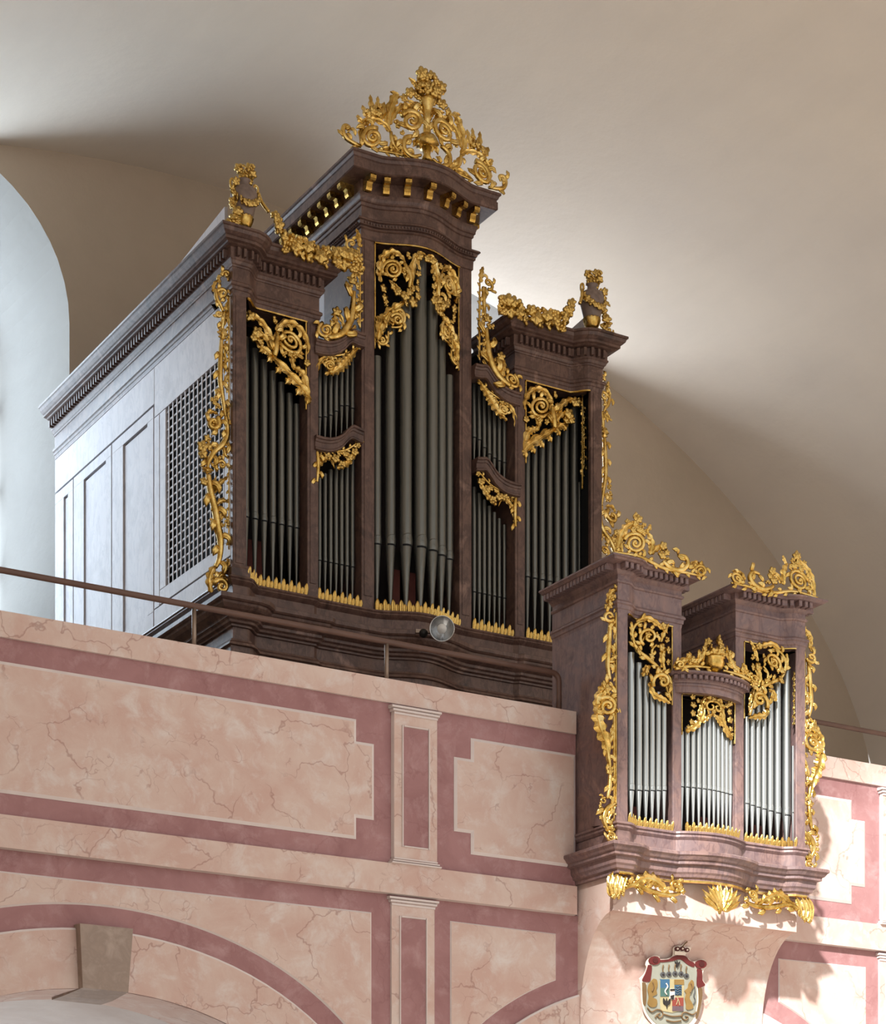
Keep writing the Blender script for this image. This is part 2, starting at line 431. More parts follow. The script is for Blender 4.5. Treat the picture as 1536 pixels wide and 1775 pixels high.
# ------------------------------------------------------------------ gallery front: parapet, painted panels, pilasters, arches
ZT, ZP1, ZB0, ZB1, ZG = 5.455, 5.305, 4.20, 4.38, 4.19
YP = 11.0
def rect(x0, x1, z0, z1): return [(x0, z0), (x1, z0), (x1, z1), (x0, z1)]
wpl = empty('wall_parapet_left', (4.0, YP, ZG), kind='structure', label='painted marble parapet of the organ gallery left of the small organ')
wpr = empty('wall_parapet_right', (12.7, YP, ZG), kind='structure', label='painted marble parapet of the organ gallery right of the small organ')
WP = lambda x: wpl if x < 8.34 else wpr
GX0, GX1, PX0, PX1 = .5, 16.3, 7.60, 9.08     # parapet is interrupted by the small organ
for x0, x1 in ((GX0, PX0), (PX1, GX1)):
    box('parapet_core', x0, x1, YP + .016, YP + .30, ZG + .01, ZT - .01, M['pink'], WP(x0))
    slab('top_band', rect(x0, x1, ZP1, ZT), YP, YP + .31, M['cream'], WP(x0), .006, M['edge'])
    slab('lower_band', rect(x0, x1, ZB0 - .01, ZB1), YP - .012, YP + .30, M['cream'], WP(x0), .008, M['edge'])
def notched(x0, x1, left=True, right=True):
    z0, z1, n0, n1, w = 4.490, 5.185, 4.615, 5.057, .118
    pts = []
    if left: pts += [(x0, n0), (x0 + w, n0), (x0 + w, z0)]
    else: pts += [(x0, z0)]
    if right: pts += [(x1 - w, z0), (x1 - w, n0), (x1, n0), (x1, n1), (x1 - w, n1), (x1 - w, z1)]
    else: pts += [(x1, z0), (x1, z1)]
    if left: pts += [(x0 + w, z1), (x0 + w, n1), (x0, n1)]
    else: pts += [(x0, z1)]
    return pts
PIL = 6.442
for x0, x1, l, r in ((2.87, 6.174, 1, 1), (6.720, PX0 - .005, 1, 0), (PX1 + .005, 9.955, 0, 1), (10.51, 13.81, 1, 1)):
    slab('panel', notched(x0, x1, l, r), YP + .004, YP + .02, M['cream'], WP(x0), .018, M['edge'])
def pilaster(xc, z0, z1, parent, y, cap_h=.055, base=True, zin0=None):
    hw = .152
    ip = .068
    zi0 = z0 + .115 if zin0 is None else zin0; zi1 = z1 - .12
    p = slab('pilaster', rect(xc - hw, xc + hw, z0, z1), y - .012, y + .03, M['cream'], parent, .006, M['edge'])
    slab('pilaster_inlay', rect(xc - hw + ip, xc + hw - ip, zi0, zi1), y - .0135, y + .01, M['pink'], p, .0)
    for a, b, c, d in ((xc - hw + ip - .012, xc - hw + ip, zi0 - .012, zi1 + .012), (xc + hw - ip, xc + hw - ip + .012, zi0 - .012, zi1 + .012),
                       (xc - hw + ip, xc + hw - ip, zi0 - .012, zi0), (xc - hw + ip, xc + hw - ip, zi1, zi1 + .012)):
        slab('inlay_frame', rect(a, b, c, d), y - .020, y, M['edge'], p, .003)
    for k in range(3):
        e = .018 + .010 * k
        slab('capital_moulding', rect(xc - hw - e + .018, xc + hw + e - .018, z1 - cap_h + k * cap_h / 3, z1 - cap_h + (k + 1) * cap_h / 3 + .001), y - .018 - .006 * k, y + .03, M['edge'], p, .004)
        if base: slab('base_moulding', rect(xc - hw - e + .018, xc + hw + e - .018, z0 + (2 - k) * .014, z0 + (3 - k) * .014 + .001), y - .018 - .006 * k, y + .03, M['edge'], p, .004)
    return p
for xc in (PIL, 2 * XC - PIL): pilaster(xc, ZB1 - .01, ZP1 - .008, WP(xc), YP)

# lower wall with arched openings
AC = [4.49, 8.34, 12.19]; AZ = 2.545
def arch(x, a, b):
    v = None
    for c in AC:
        if abs(x - c) < a: v = AZ + b * math.sqrt(1 - ((x - c) / a) ** 2)
    return v
wl = empty('wall_gallery', (6.4, YP, 0), kind='structure', label='painted marble arcade wall carrying the gallery')
YL = YP + .03
xs = sorted(set([GX0 + (GX1 - GX0) * i / 40 for i in range(41)] + [c + 1.45 * math.cos(math.pi * k / 32) for c in AC for k in range(33)]))
V = []; Fc = []
for a, b in zip(xs, xs[1:]):
    m = (a + b) / 2
    ok = any(abs(m - c) < 1.45 for c in AC)
    if ok:
        c = min(AC, key=lambda c: abs(m - c)); g = lambda x: AZ + .95 * math.sqrt(max(0, 1 - ((x - c) / 1.45) ** 2))
        za, zb = g(a), g(b)
    else: za = zb = 0
    q((a, YL, za), (b, YL, zb), (b, YL, ZG + .01), (a, YL, ZG + .01))
tag(mk('wall_face', V, Fc, M['pink'], wl), kind='structure')
V = []; Fc = []; mi = []
for c in AC:
    P = [(c - 1.45, 0)] + [(c - 1.45 * math.cos(math.pi * k / 40), AZ + .95 * math.sin(math.pi * k / 40)) for k in range(41)] + [(c + 1.45, 0)]
    for (xa, za), (xb, zb) in zip(P, P[1:]):
        q((xa, YL - .01, za), (xb, YL - .01, zb), (xb, YP + .48, zb), (xa, YP + .48, za)); mi.append(1)
        s = .035
        sa = (c + (xa - c) * .97, za + s if za else 0); sb = (c + (xb - c) * .97, zb + s if zb else 0)
        q((xa, YP + .48, za), (xb, YP + .48, zb), (xb, YP + .48, zb + .05), (xa, YP + .48, za + .05)); mi.append(0)
        q((xa, YP + .48, za + .05), (xb, YP + .48, zb + .05), (xb, YW - 4, zb + .05), (xa, YW - 4, za + .05)); mi.append(0)
mk('arch_soffit', V, Fc, [M['soffit'], M['cream']], wl, midx=mi)
def ell(c, a, b, t): return (c - a * math.cos(t), AZ + b * math.sin(t))
for c in AC:
    ring = [ell(c, 1.777, 1.277, math.pi * k / 48) for k in range(49)] + [ell(c, 1.45, .95, math.pi * k / 48) for k in range(48, -1, -1)]
    # one archivolt, cut into strips so that it stays a clean mesh
    V = []; Fc = []; mi = []
    n = 49
    for k in range(n): V.append((ring[k][0], YL - .014, ring[k][1]))
    for k in range(n): V.append((ell(c, 1.765, 1.265, math.pi * k / 48)[0], YL - .02, ell(c, 1.765, 1.265, math.pi * k / 48)[1]))
    for k in range(n): x, z = ell(c, 1.45, .95, math.pi * k / 48); V.append((x, YL - .02, z))
    for k in range(n): V.append((ring[k][0], YL + .005, ring[k][1]))
    for k in range(n - 1):
        Fc.append((k, k + 1, n + k + 1, n + k)); mi.append(1)
        Fc.append((n + k, n + k + 1, 2 * n + k + 1, 2 * n + k)); mi.append(0)
        Fc.append((3 * n + k, 3 * n + k + 1, k + 1, k)); mi.append(1)
    mk('archivolt', V, Fc, [M['cream'], M['edge']], wl, midx=mi)
    kz = [(c - .150, 3.475), (c + .138, 3.469), (c + .168, 3.845), (c - .168, 3.845)]
    if c != 8.34: slab('keystone', kz, YL - .075, YL + .35, M['key'], wl, .014)
# spandrel panels
for c in (4.49, 12.19):
    P = [(c + 1.68, 4.084), (c - 1.68, 4.084)]
    for k in range(61):
        d = -1.68 + 3.36 * k / 60
        P.append((c + d, AZ + 1.4 * math.sqrt(1 - (d / 1.9) ** 2)))
    slab('spandrel_panel', P, YL - .008, YL + .01, M['cream'], wl, .014, M['edge'])
for s in (-1, 1):
    P = [(XC + s * 1.640, 4.084), (XC + s * .876, 4.078)]
    for k in range(33):
        d = .876 + (1.640 - .876) * k / 32
        P.append((XC + s * d, AZ + 1.4 * math.sqrt(max(0, 1 - (d / 1.9) ** 2))))
    slab('spandrel_panel', P, YL - .008, YL + .01, M['cream'], wl, .010, M['edge'])
for xc in (PIL, 2 * XC - PIL): pilaster(xc, 0.0, ZG - .004, wl, YL, base=False, zin0=.6)

# stone bracket under the small organ: block with a concave cove running back to the wall
bx0, bx1 = 7.625, 9.055
prof = [(10.655, 4.45), (10.655, 4.175)]
for k in range(1, 15):
    t = math.pi / 2 * k / 14
    prof.append((10.655 + .345 * math.sin(t) ** 1.0 * 1.0 - 0 * t, 4.175 - .62 * (1 - math.cos(t))))
prof += [(11.0, 3.0), (11.04, 3.0), (11.04, 4.45)]
n = len(prof)
br = empty('trim_1', ((bx0 + bx1) / 2, 11.0, 3.0), kind='structure', label='marbled stone bracket with concave underside below the small organ')
V = [(bx0, y, z) for y, z in prof] + [(bx1, y, z) for y, z in prof]
Fc = [(i, n + i, n + (i + 1) % n, (i + 1) % n) for i in range(n)] + [list(range(n)), [n + i for i in range(n)][::-1]]
mk('bracket', V, Fc, M['cream'], br)

# ------------------------------------------------------------------ ornament kit
Z = {}                                         # zoom frames of the measuring grid: origin and scale
for k, v in dict(Z1=(340, 130, 320 / 1535), Z2=(580, 130, 320 / 1535), Z3=(340, 460, 320 / 1535), Z4=(600, 380, 320 / 1535), Z5=(780, 450, 320 / 1535),
                 Z6=(340, 790, 320 / 1535), Z8=(920, 870, 320 / 1535), P3=(1160, 930, 376 / 1517), P4=(960, 1180, 340 / 1509), P5=(1160, 1180, 376 / 1517),
                 W1=(330, 460, 100 / 592), W2=(330, 750, 100 / 592), CA=(1095, 1625, 150 / 1536)).items(): Z[k] = v
def flower_mesh():
    V = [(0, -.55, 0)]; Fc = []; K = 20
    for r, h in ((.22, .5), (.34, .26), (.7, .42), (1.0, .12)):
        for k in range(K):
            th = 2 * math.pi * k / K; pet = .72 + .28 * abs(math.cos(2.5 * th)); rr = r * (pet if r > .3 else 1)
            V.append((rr * math.cos(th), -h * (1 if r < .5 else (.55 + .45 * abs(math.cos(2.5 * th)))), rr * math.sin(th)))
    for k in range(K): Fc.append((0, 1 + (k + 1) % K, 1 + k))
    for j in range(3):
        for k in range(K):
            a = 1 + j * K + k; b = 1 + j * K + (k + 1) % K; Fc.append((a, b, b + K, a + K))
    n = len(V); V.append((0, .12, 0))
    for k in range(K): Fc.append((n, 1 + 3 * K + k, 1 + 3 * K + (k + 1) % K))
    return unit('flower', V, Fc, M['gold'], True)
def ball(c, r, V, Fc, seg=7, rings=5):
    b0 = len(V)
    for j in range(rings + 1):
        ph = math.pi * j / rings
        for k in range(seg):
            th = 2 * math.pi * k / seg
            V.append((c[0] + r * math.sin(ph) * math.cos(th), c[1] + r * math.sin(ph) * math.sin(th), c[2] + r * math.cos(ph)))
    for j in range(rings):
        for k in range(seg):
            k2 = (k + 1) % seg
            Fc.append((b0 + j * seg + k, b0 + (j + 1) * seg + k, b0 + (j + 1) * seg + k2, b0 + j * seg + k2))
def berry_mesh():
    V = []; Fc = []; rnd = random.Random(3)
    for k in range(11):
        a = rnd.uniform(0, 6.28); d = rnd.uniform(.1, .72)
        ball((d * math.cos(a), -rnd.uniform(0, .4), d * math.sin(a)), rnd.uniform(.26, .36), V, Fc)
    return unit('berries', V, Fc, M['gold'], True)
def leaf_vf(P, W, lobes, h=None, depth=0.0):
    """acanthus blade along 3-D spine P lying in a facade plane (x,z); width W"""
    n = len(P); V = []; Fc = []; h = h or W * .17
    for i in range(n):
        t = i / (n - 1)
        a = P[max(0, i - 1)]; b = P[min(n - 1, i + 1)]
        dx, dz = b[0] - a[0], b[2] - a[2]; l = math.hypot(dx, dz) or 1e-9
        nx, nz = -dz / l, dx / l
        env = (.42 + .58 * math.sin(math.pi * min(1, t * 1.05) ** .85)) * (1 - max(0, t - .8) * 3.6)
        saw = (t * lobes) % 1.0
        w = W / 2 * max(.08, env) * (.50 + .58 * (1 - abs(2 * saw - .75) / 1.25))
        arch_ = W * .15 * math.sin(math.pi * t) + depth
        for s, y in ((-1, .0), (-.55, 1.0), (-.14, .35), (.14, .35), (.55, 1.0), (1, .0)):
            V.append((P[i][0] + nx * w * s, P[i][1] - arch_ - h * y * (.4 + .6 * env), P[i][2] + nz * w * s))
        V.append((P[i][0], P[i][1] - arch_ + h * .5, P[i][2]))
    for i in range(n - 1):
        for k in range(7):
            k2 = (k + 1) % 7; Fc.append((i * 7 + k, i * 7 + k2, (i + 1) * 7 + k2, (i + 1) * 7 + k))
    Fc.append(list(range(7))[::-1]); Fc.append([(n - 1) * 7 + k for k in range(7)])
    return V, Fc
FLOWER = flower_mesh(); BERRY = berry_mesh()
def S(pts, r): return ('s', pts, r)
def L(pts, w, lobes=4): return ('l', pts, w, lobes)
def C(x, y, r, turns=1.8, start=0, d=1, th=None): return ('c', x, y, r, turns, start, d, th or r * .2)
def FL(*a): return [('f', x, y, r) for x, y, r in a]
def BE(*a): return [('b', x, y, r) for x, y, r in a]
def leaflets(V, Fc, pts, r, rnd, outer=False):
    """small curling leaves growing from a carved stem, part of the same piece"""
    tot = sum(math.dist(a, b) for a, b in zip(pts, pts[1:])); step = r * 3.4
    if tot < step: return
    cx = sum(p[0] for p in pts) / len(pts); cz = sum(p[2] for p in pts) / len(pts)
    d = step * .5; acc = 0.0; side = 1
    for a, b in zip(pts, pts[1:]):
        l = math.dist(a, b)
        while acc + l > d:
            f = (d - acc) / l; p = [a[k] + (b[k] - a[k]) * f for k in range(3)]
            tx, tz = (b[0] - a[0]) / l, (b[2] - a[2]) / l
            nx, nz = -tz * side, tx * side
            if outer and (nx * (p[0] - cx) + nz * (p[2] - cz)) < 0: nx, nz = -nx, -nz
            ln = r * rnd.uniform(2.4, 3.4)
            P = [(p[0] + nx * r * .5, p[1] - r * .1, p[2] + nz * r * .5),
                 (p[0] + nx * ln * .6 + tx * ln * .35, p[1] - r * .5, p[2] + nz * ln * .6 + tz * ln * .35),
                 (p[0] + nx * ln * .75 + tx * ln * .95, p[1] - r * .1, p[2] + nz * ln * .75 + tz * ln * .95)]
            v2, f2 = leaf_vf(cat(P, 3), r * 2.3, 2); o_ = len(V)
            V.extend(v2); Fc.extend([[i + o_ for i in ff] for ff in f2])
            side = -side; d += step
        acc += l
def carve(parent, name, Y, sets, mirror=False, axis=None, only_mirror=False, yoff=0.0, half=False, label=None, thing=None):
    """a carved and gilded ornament. sets = [(zoom, strokes)]; mirrored about the organ axis when asked"""
    rnd = random.Random(hash(name) % 1000 if False else len(name) * 7 + int(abs(sets[0][1][0][2] if isinstance(sets[0][1][0][2], (int, float)) else 5)))
    if thing is not None: root = thing
    else:
        root = empty(name, ORG[parent]); root.parent = parent; root.location = (0, 0, 0)
        if label: root['label'] = label
    dx = 0.0
    if axis:
        ox, oy, s = Z[axis[0]]; dx = at(ox + axis[1] * s, oy + axis[2] * s, Y)[0] - XC
    sides = [-1, 1] if half else ([-1] if only_mirror else [1])
    for sd in sides:
        def W_(zk, x, y):
            ox, oy, s = Z[zk]; p = at(ox + x * s, oy + y * s, Y)
            xx = p[0] - XC - dx
            if sd < 0: xx = -xx
            return (XC + xx, p[1] - yoff, p[2])
        def M_(zk, px, y=800):
            ox, oy, s = Z[zk]; yy = Y(0) if callable(Y) else Y
            return px * s * yy / .9 / F
        for zk, strokes in sets:
            for q_, st in enumerate(strokes):
                k = st[0]
                lay = .012 * ((q_ * 7) % 4) / 4
                if sd < 0 and half and st[-1] == 'mid': continue
                if k == 's':
                    pts = [W_(zk, *p) for p in cat(st[1], 6)]; r = M_(zk, st[2]) * 1.3
                    pts = [(a, b - lay - r * .4, c) for a, b, c in pts]
                    V, Fc = tube_vf(pts, lambda t: r * (.55 + .45 * math.sin(math.pi * min(1, .12 + t * .9))), 8)
                    if r < .05: leaflets(V, Fc, pts, r, rnd)
                    mk('stem', V, Fc, M['gold'], root, True)
                elif k == 'l':
                    pts = [W_(zk, *p) for p in cat(st[1], max(5, int(3 * st[3] / max(1, len(st[1]) - 1) * 1.6)))]
                    V, Fc = leaf_vf(pts, M_(zk, st[2]) * 1.25, st[3], depth=lay)
                    mk('leaf', V, Fc, M['gold'], root, False)
                elif k == 'c':
                    _, x, y, r, turns, start, d, th = st
                    n = int(14 * turns) + 3; pts = []
                    for i in range(n):
                        t = i / (n - 1); a = R(start) + d * 2 * math.pi * turns * t; rr = r * (1 - .86 * t ** .9)
                        pts.append(W_(zk, x + rr * math.cos(a), y + rr * math.sin(a)))
                    tr = M_(zk, th) * 1.25
                    pts = [(a, b - lay - tr * (.5 + 1.2 * i / n), c) for i, (a, b, c) in enumerate(pts)]
                    V, Fc = tube_vf(pts, lambda t: tr * (1 - .45 * t), 8)
                    leaflets(V, Fc, pts[:int(len(pts) * .62 / max(1, turns * .62))], tr, rnd, outer=True)
                    mk('scroll', V, Fc, M['gold'], root, True)
                    if turns >= 1.3:
                        c0 = W_(zk, x, y); V = []; Fc = []; ball((c0[0], c0[1] - tr * 1.4, c0[2]), M_(zk, r) * .2, V, Fc, 10, 7)
                        mk('scroll_eye', V, Fc, M['gold'], root, True)
                elif k in 'fb':
                    _, x, y, r = st[:4]; p = W_(zk, x, y); m = M_(zk, r) * 1.2
                    inst('flower' if k == 'f' else 'berry_cluster', FLOWER if k == 'f' else BERRY, root, (p[0], p[1] - .006 - rnd.uniform(0, .012), p[2]),
                         (rnd.uniform(-.4, .3), rnd.uniform(0, 6.28), rnd.uniform(-.45, .45)), m)
    return root

# ------------------------------------------------------------------ main organ case
def sstep(t): t = max(0, min(1, t)); return t * t * (3 - 2 * t)
def yfront(x):
    x = abs(x)
    if x <= .42: return 14.2 - .125 * (.5 + .5 * math.cos(math.pi * x / .42))
    if x < .864: return 14.2
    if x < .90: return 14.2 - .03 * sstep((x - .864) / .036)
    if x < 1.37: return 14.17
    if x < 1.50: return 14.17 - .11 * sstep((x - 1.37) / .13)
    return 14.06
YB = 17.56
HW = 1.614
def xr(a, b, n): return [a + (b - a) * i / n for i in range(n + 1)]
front_x = [-HW, -1.50] + xr(-1.48, -1.37, 7) + [-.90, -.864] + xr(-.42, .42, 28) + [.864, .90] + xr(1.37, 1.48, 7) + [1.50, HW]
P_full = [(XC - HW, YB)] + [(XC + x, yfront(x)) for x in front_x] + [(XC + HW, YB)]
sx_ = [-HW, -1.50] + xr(-1.48, -1.37, 7) + [-.90, -.864]
P_left = [(XC - HW, YB)] + [(XC + x, yfront(x) if x < -.88 else 14.17) for x in sx_] + [(XC - .864, 14.62)]
P_right = [(XC + .864, 14.62)] + [(XC - x, yfront(x) if x < -.88 else 14.17) for x in sx_[::-1]] + [(XC + HW, YB)]
P_tower = [(XC - .485, YB)] + [(XC + x, yfront(x)) for x in [-.485] + xr(-.42, .42, 28) + [.485]] + [(XC + .485, YB)]

OR = empty('organ_case', (XC, 14.2, 4.3), 'large brown marbled organ case with gilded carving standing behind the gallery parapet', 'organ case')
sweep('pedestal', P_full, [(.03, 6.535), (.03, 4.3)], M['brown'], OR)
sweep('pedestal_moulding', P_full, [(-.05, 6.60), (.0, 6.585), (.018, 6.58), (.022, 6.566), (.03, 6.560), (.045, 6.548), (.05, 6.53), (.03, 6.525)], M['brown'], OR)
sweep('pedestal_frieze', P_full, [(.0, 6.69), (.0, 6.57)], M['brown'], OR, False)
sweep('pedestal_cornice', P_full, [(-.05, 6.875), (.0, 6.87), (.015, 6.868), (.02, 6.862), (.165, 6.850), (.175, 6.845), (.175, 6.815), (.165, 6.805), (.150, 6.800), (.145, 6.785), (.125, 6.760),
                                (.085, 6.742), (.07, 6.735), (.07, 6.715), (.05, 6.705), (.045, 6.690), (.02, 6.683), (.018, 6.67), (0, 6.668)], M['brown'], OR)
sweep('fascia', P_full, [(.0, 6.975), (.0, 6.865)], M['brown'], OR, False)
sweep('sill', P_full, [(-.30, 7.040), (.012, 7.036), (.03, 7.030), (.034, 7.018), (.026, 7.008), (.03, 6.998), (.018, 6.985), (.0, 6.97)], M['brown'], OR)
# side walls
def side_wall(s):
    x = XC + s * HW
    xi = x - s * .04
    y0, y1, z0, z1 = 14.10, YB, 7.0, 9.047
    def yb(n, ya, yb_, za, zb_, mat, t0=0.0, t1=.02, par=OR):
        a, b = sorted((x + s * t0, x - s * t1)); return box(n, a, b, ya, yb_, za, zb_, mat, par, .002 if t1 > .005 else 0)
    def strip(n, ya, yb_, za, zb_): return yb(n, ya, yb_, za, zb_, M['lit_lilac'], 0, .03)
    a, b = sorted((x - s * .042, x - s * .050)); box('side_backing', a, b, y0, y1, z0, z1, M['gap'], OR)
    # rails and stiles of the frame
    strip('top_rail', y0, 15.455, 8.66, z1); strip('bottom_rail', y0, 15.355, z0 + .19, 7.30); strip('base_rail', y0, 15.46, z0, 7.178)
    strip('stile', 15.243, 15.352, 7.302, 8.655); strip('stile', 15.362, 15.458, 7.185, 8.655); strip('stile', y0, 14.20, 7.30, 8.66)
    # lattice grille
    lat = empty('lattice', ORG[OR]); lat.parent = OR; lat.location = (0, 0, 0)
    sl = .018
    for k in range(15):
        y = 14.225 + k * .0745
        if y < 15.235: yb('slat', y - sl / 2, y + sl / 2, 7.30, 8.66, M['lit_lilac'], -.004, .010, lat)
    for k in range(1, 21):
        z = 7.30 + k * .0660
        if z < 8.65: yb('slat', 14.20, 15.243, z - .008, z + .008, M['lit_lilac'], -.009, .014, lat)
    # framed doors behind
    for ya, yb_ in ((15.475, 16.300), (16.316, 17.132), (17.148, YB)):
        yb('door_rail', ya, yb_, 8.665, z1 - .30 if False else 8.752, M['lit_lilac'], 0, .03)
        yb('door_rail', ya, yb_, z0 + .03, 7.17, M['lit_lilac'], 0, .03)
        yb('door_stile', ya, ya + .115, 7.17, 8.665, M['lit_lilac'], 0, .03); yb('door_stile', yb_ - .225 if yb_ < 17.4 else yb_ - .2, yb_, 7.17, 8.665, M['lit_lilac'], 0, .03)
        yb('door_panel', ya + .115, yb_ - .235 if yb_ < 17.4 else yb_ - .21, 7.17, 8.650, M['lit_lilac'], -.012, .038)
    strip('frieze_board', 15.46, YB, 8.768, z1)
side_wall(-1); side_wall(1)
# pilasters
def main_pil(x0, x1, z0, z1, yf, dep=.35):
    if yf < 14.1: dep = .038
    a, b = XC + x0, XC + x1
    p = box('pilaster', a, b, yf, yf + dep, z0, z1, M['brown'], OR, .004)
    box('pilaster_panel', a + .022, b - .022, yf - .005, yf + .01, z0 + .10, z1 - .03, M['brown'], p, .002)
    return p
for s in (-1, 1):
    for a, b, y in ((1.505, HW, 14.06), (.864, .957, 14.17)):
        x0, x1 = sorted((s * a, s * b)); main_pil(x0, x1, 7.03, 9.07, y)
        if y < 14.1:
            sweep('pilaster_base', [(XC + x0, y + .12), (XC + x0, y), (XC + x1, y), (XC + x1, y + .12)], [(0, 7.12), (.012, 7.115), (.014, 7.10), (.02, 7.09), (.02, 7.035)], M['brown'], OR)
    x0, x1 = sorted((s * .374, s * .485)); main_pil(x0, x1, 7.03, 9.82, 14.2, .6)
# interior: dark backs, inner cheeks, red boards behind the pipe feet
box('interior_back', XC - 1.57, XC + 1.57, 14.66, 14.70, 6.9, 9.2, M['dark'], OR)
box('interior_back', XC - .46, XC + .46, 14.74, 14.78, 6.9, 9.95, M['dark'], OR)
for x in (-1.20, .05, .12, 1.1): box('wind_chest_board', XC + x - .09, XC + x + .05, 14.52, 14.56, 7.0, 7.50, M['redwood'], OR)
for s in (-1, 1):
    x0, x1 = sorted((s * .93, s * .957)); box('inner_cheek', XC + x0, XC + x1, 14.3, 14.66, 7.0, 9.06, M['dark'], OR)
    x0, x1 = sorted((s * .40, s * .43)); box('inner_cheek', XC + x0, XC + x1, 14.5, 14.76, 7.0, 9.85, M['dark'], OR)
    x0, x1 = sorted((s * .44, s * .484)); box('tower_side', XC + x0, XC + x1, 14.25, YB, 8.9, 9.83, M['lit_lilac'], OR)
# entablatures of the side towers
PRO_ARCH = [(-.30, 9.150), (.0, 9.145), (.012, 9.140), (.022, 9.130), (.022, 9.112), (.012, 9.105), (.010, 9.085), (.004, 9.080), (.0, 9.050), (-.30, 9.050)]
PRO_FRZ = [(.004, 9.275), (.004, 9.13)]
PRO_BED = [(.0, 9.305), (.036, 9.302), (.036, 9.288), (.028, 9.280), (.020, 9.262), (.012, 9.255), (.010, 9.245), (.0, 9.240)]
PRO_COR = [(-.30, 9.482), (.140, 9.480), (.150, 9.474), (.150, 9.458), (.140, 9.452), (.132, 9.430), (.112, 9.412), (.104, 9.408), (.104, 9.388), (.080, 9.382), (.072, 9.376), (.058, 9.372), (.030, 9.370), (.030, 9.300), (-.05, 9.30)]
V, Fc = bevel_box_vf(-.0125, .0125, -.034, .01, -.030, .030, .003); DENT = unit('dentil', V, Fc, M['brown'])
V, Fc = bevel_box_vf(-.0095, .0095, -.020, .01, -.017, .017, .002); DENTS = unit('dentil_small', V, Fc, M['mauve'])
for P in (P_left, P_right):
    sweep('architrave', P, PRO_ARCH, M['brown'], OR); sweep('frieze', P, PRO_FRZ, M['brown'], OR, False)
    c = sweep('cornice', P, PRO_COR, M['brown'], OR); sweep('bed_moulding', P, PRO_BED, M['brown'], OR)
    PP = P if P is P_left else [(2 * XC - x, y) for x, y in P[::-1]]
    def dent(path, sp, ins):
        for x, y, a in walk(path, .03, sp, ins):
            if P is P_right: x = 2 * XC - x; a = -a
            inst('dentil', DENT, c, (x, y, 9.334), (0, 0, a))
    dent(PP[:2], .052, .03); dent(PP[1:-1], .050, .02); dent(PP[-2:], .05, .04)
    # roof board rising behind the cornice
    xx = XC - 1.60 if P is P_left else XC + 1.60
    Q = [(14.2, 9.47), (14.2, 9.735), (15.05, 9.645), (15.25, 9.47)]
    mk('roof_board', [(xx - .012, y, z) for y, z in Q] + [(xx + .012, y, z) for y, z in Q], [(0, 1, 2, 3), (7, 6, 5, 4), (0, 4, 5, 1), (1, 5, 6, 2), (2, 6, 7, 3), (3, 7, 4, 0)], M['lit_lilac'], OR)
# side tower roofs
for s in (-1, 1):
    x0, x1 = sorted((s * .86, s * 1.62)); box('tower_roof', XC + x0, XC + x1, 14.3, YB - .02, 9.44, 9.475, M['dark'], OR)
# centre tower entablature
sweep('architrave', P_tower, [(-.4, 9.905), (.0, 9.90), (.02, 9.885), (.022, 9.872), (.010, 9.866), (.008, 9.80), (.0, 9.795), (-.4, 9.795)], M['brown'], OR)
bd = sweep('bead_shelf', P_tower, [(0, 9.945), (.044, 9.938), (.05, 9.930), (.05, 9.922), (.034, 9.918), (.03, 9.895), (.0, 9.89)], M['brown'], OR)
V = []; Fc = []
for x, y, a in walk(P_tower[1:-1], .036, .024, .01) + walk([(XC - .485, 15.6), (XC - .485, 14.2)], .036, .024, .01) + walk([(XC + .485, 14.2), (XC + .485, 15.6)], .036, .024, .01):
    ball((x, y, 9.906), .0095, V, Fc, 6, 4)
o = mk('bead_row', V, Fc, M['brown'], bd, True); o['kind'] = 'stuff'
sweep('frieze', P_tower, [(.0, 10.06), (.0, 9.93)], M['brown'], OR, False)
sweep('bed_moulding', P_tower, [(0, 10.135), (.034, 10.130), (.034, 10.112), (.028, 10.105), (.022, 10.085), (.022, 10.072), (.012, 10.066), (.010, 10.046), (0, 10.04)], M['brown'], OR)
sweep('modillion_band', P_tower, [(0, 10.235), (.012, 10.232), (.012, 10.128), (0, 10.128)], M['brown'], OR, False)
cc = sweep('cornice', P_tower, [(-.45, 10.372), (.150, 10.370), (.165, 10.362), (.165, 10.345), (.155, 10.338), (.148, 10.318), (.140, 10.312), (.140, 10.300), (.146, 10.296), (.146, 10.240), (.136, 10.234), (.0, 10.234)], M['brown'], OR)
# gilded modillions: scrolled bracket, upper roll and lower roll
mp = [(0, .0), (-.118, .0), (-.122, -.010), (-.120, -.034), (-.108, -.044), (-.088, -.046), (-.070, -.040), (-.058, -.052), (-.056, -.076), (-.046, -.092), (-.024, -.096), (-.010, -.088), (0, -.075)]
n = len(mp); V = [(-.024, y, z) for y, z in mp] + [(.024, y, z) for y, z in mp]
Fc = [(i, n + i, n + (i + 1) % n, (i + 1) % n) for i in range(n)] + [list(range(n)), [n + i for i in range(n)][::-1]]
MOD = unit('modillion', V, Fc, M['gold'])
for x, y, a in walk(P_tower[1:-1], .010, .158, .03): inst('modillion', MOD, cc, (x, y, 10.232), (0, 0, a))
for k in range(11):
    for s in (-1, 1): inst('modillion', MOD, cc, (XC + s * .495, 14.32 + .16 * k, 10.232), (0, 0, s * math.pi / 2))
box('tower_roof', XC - .5, XC + .5, 14.3, YB - .02, 10.33, 10.365, M['dark'], OR)

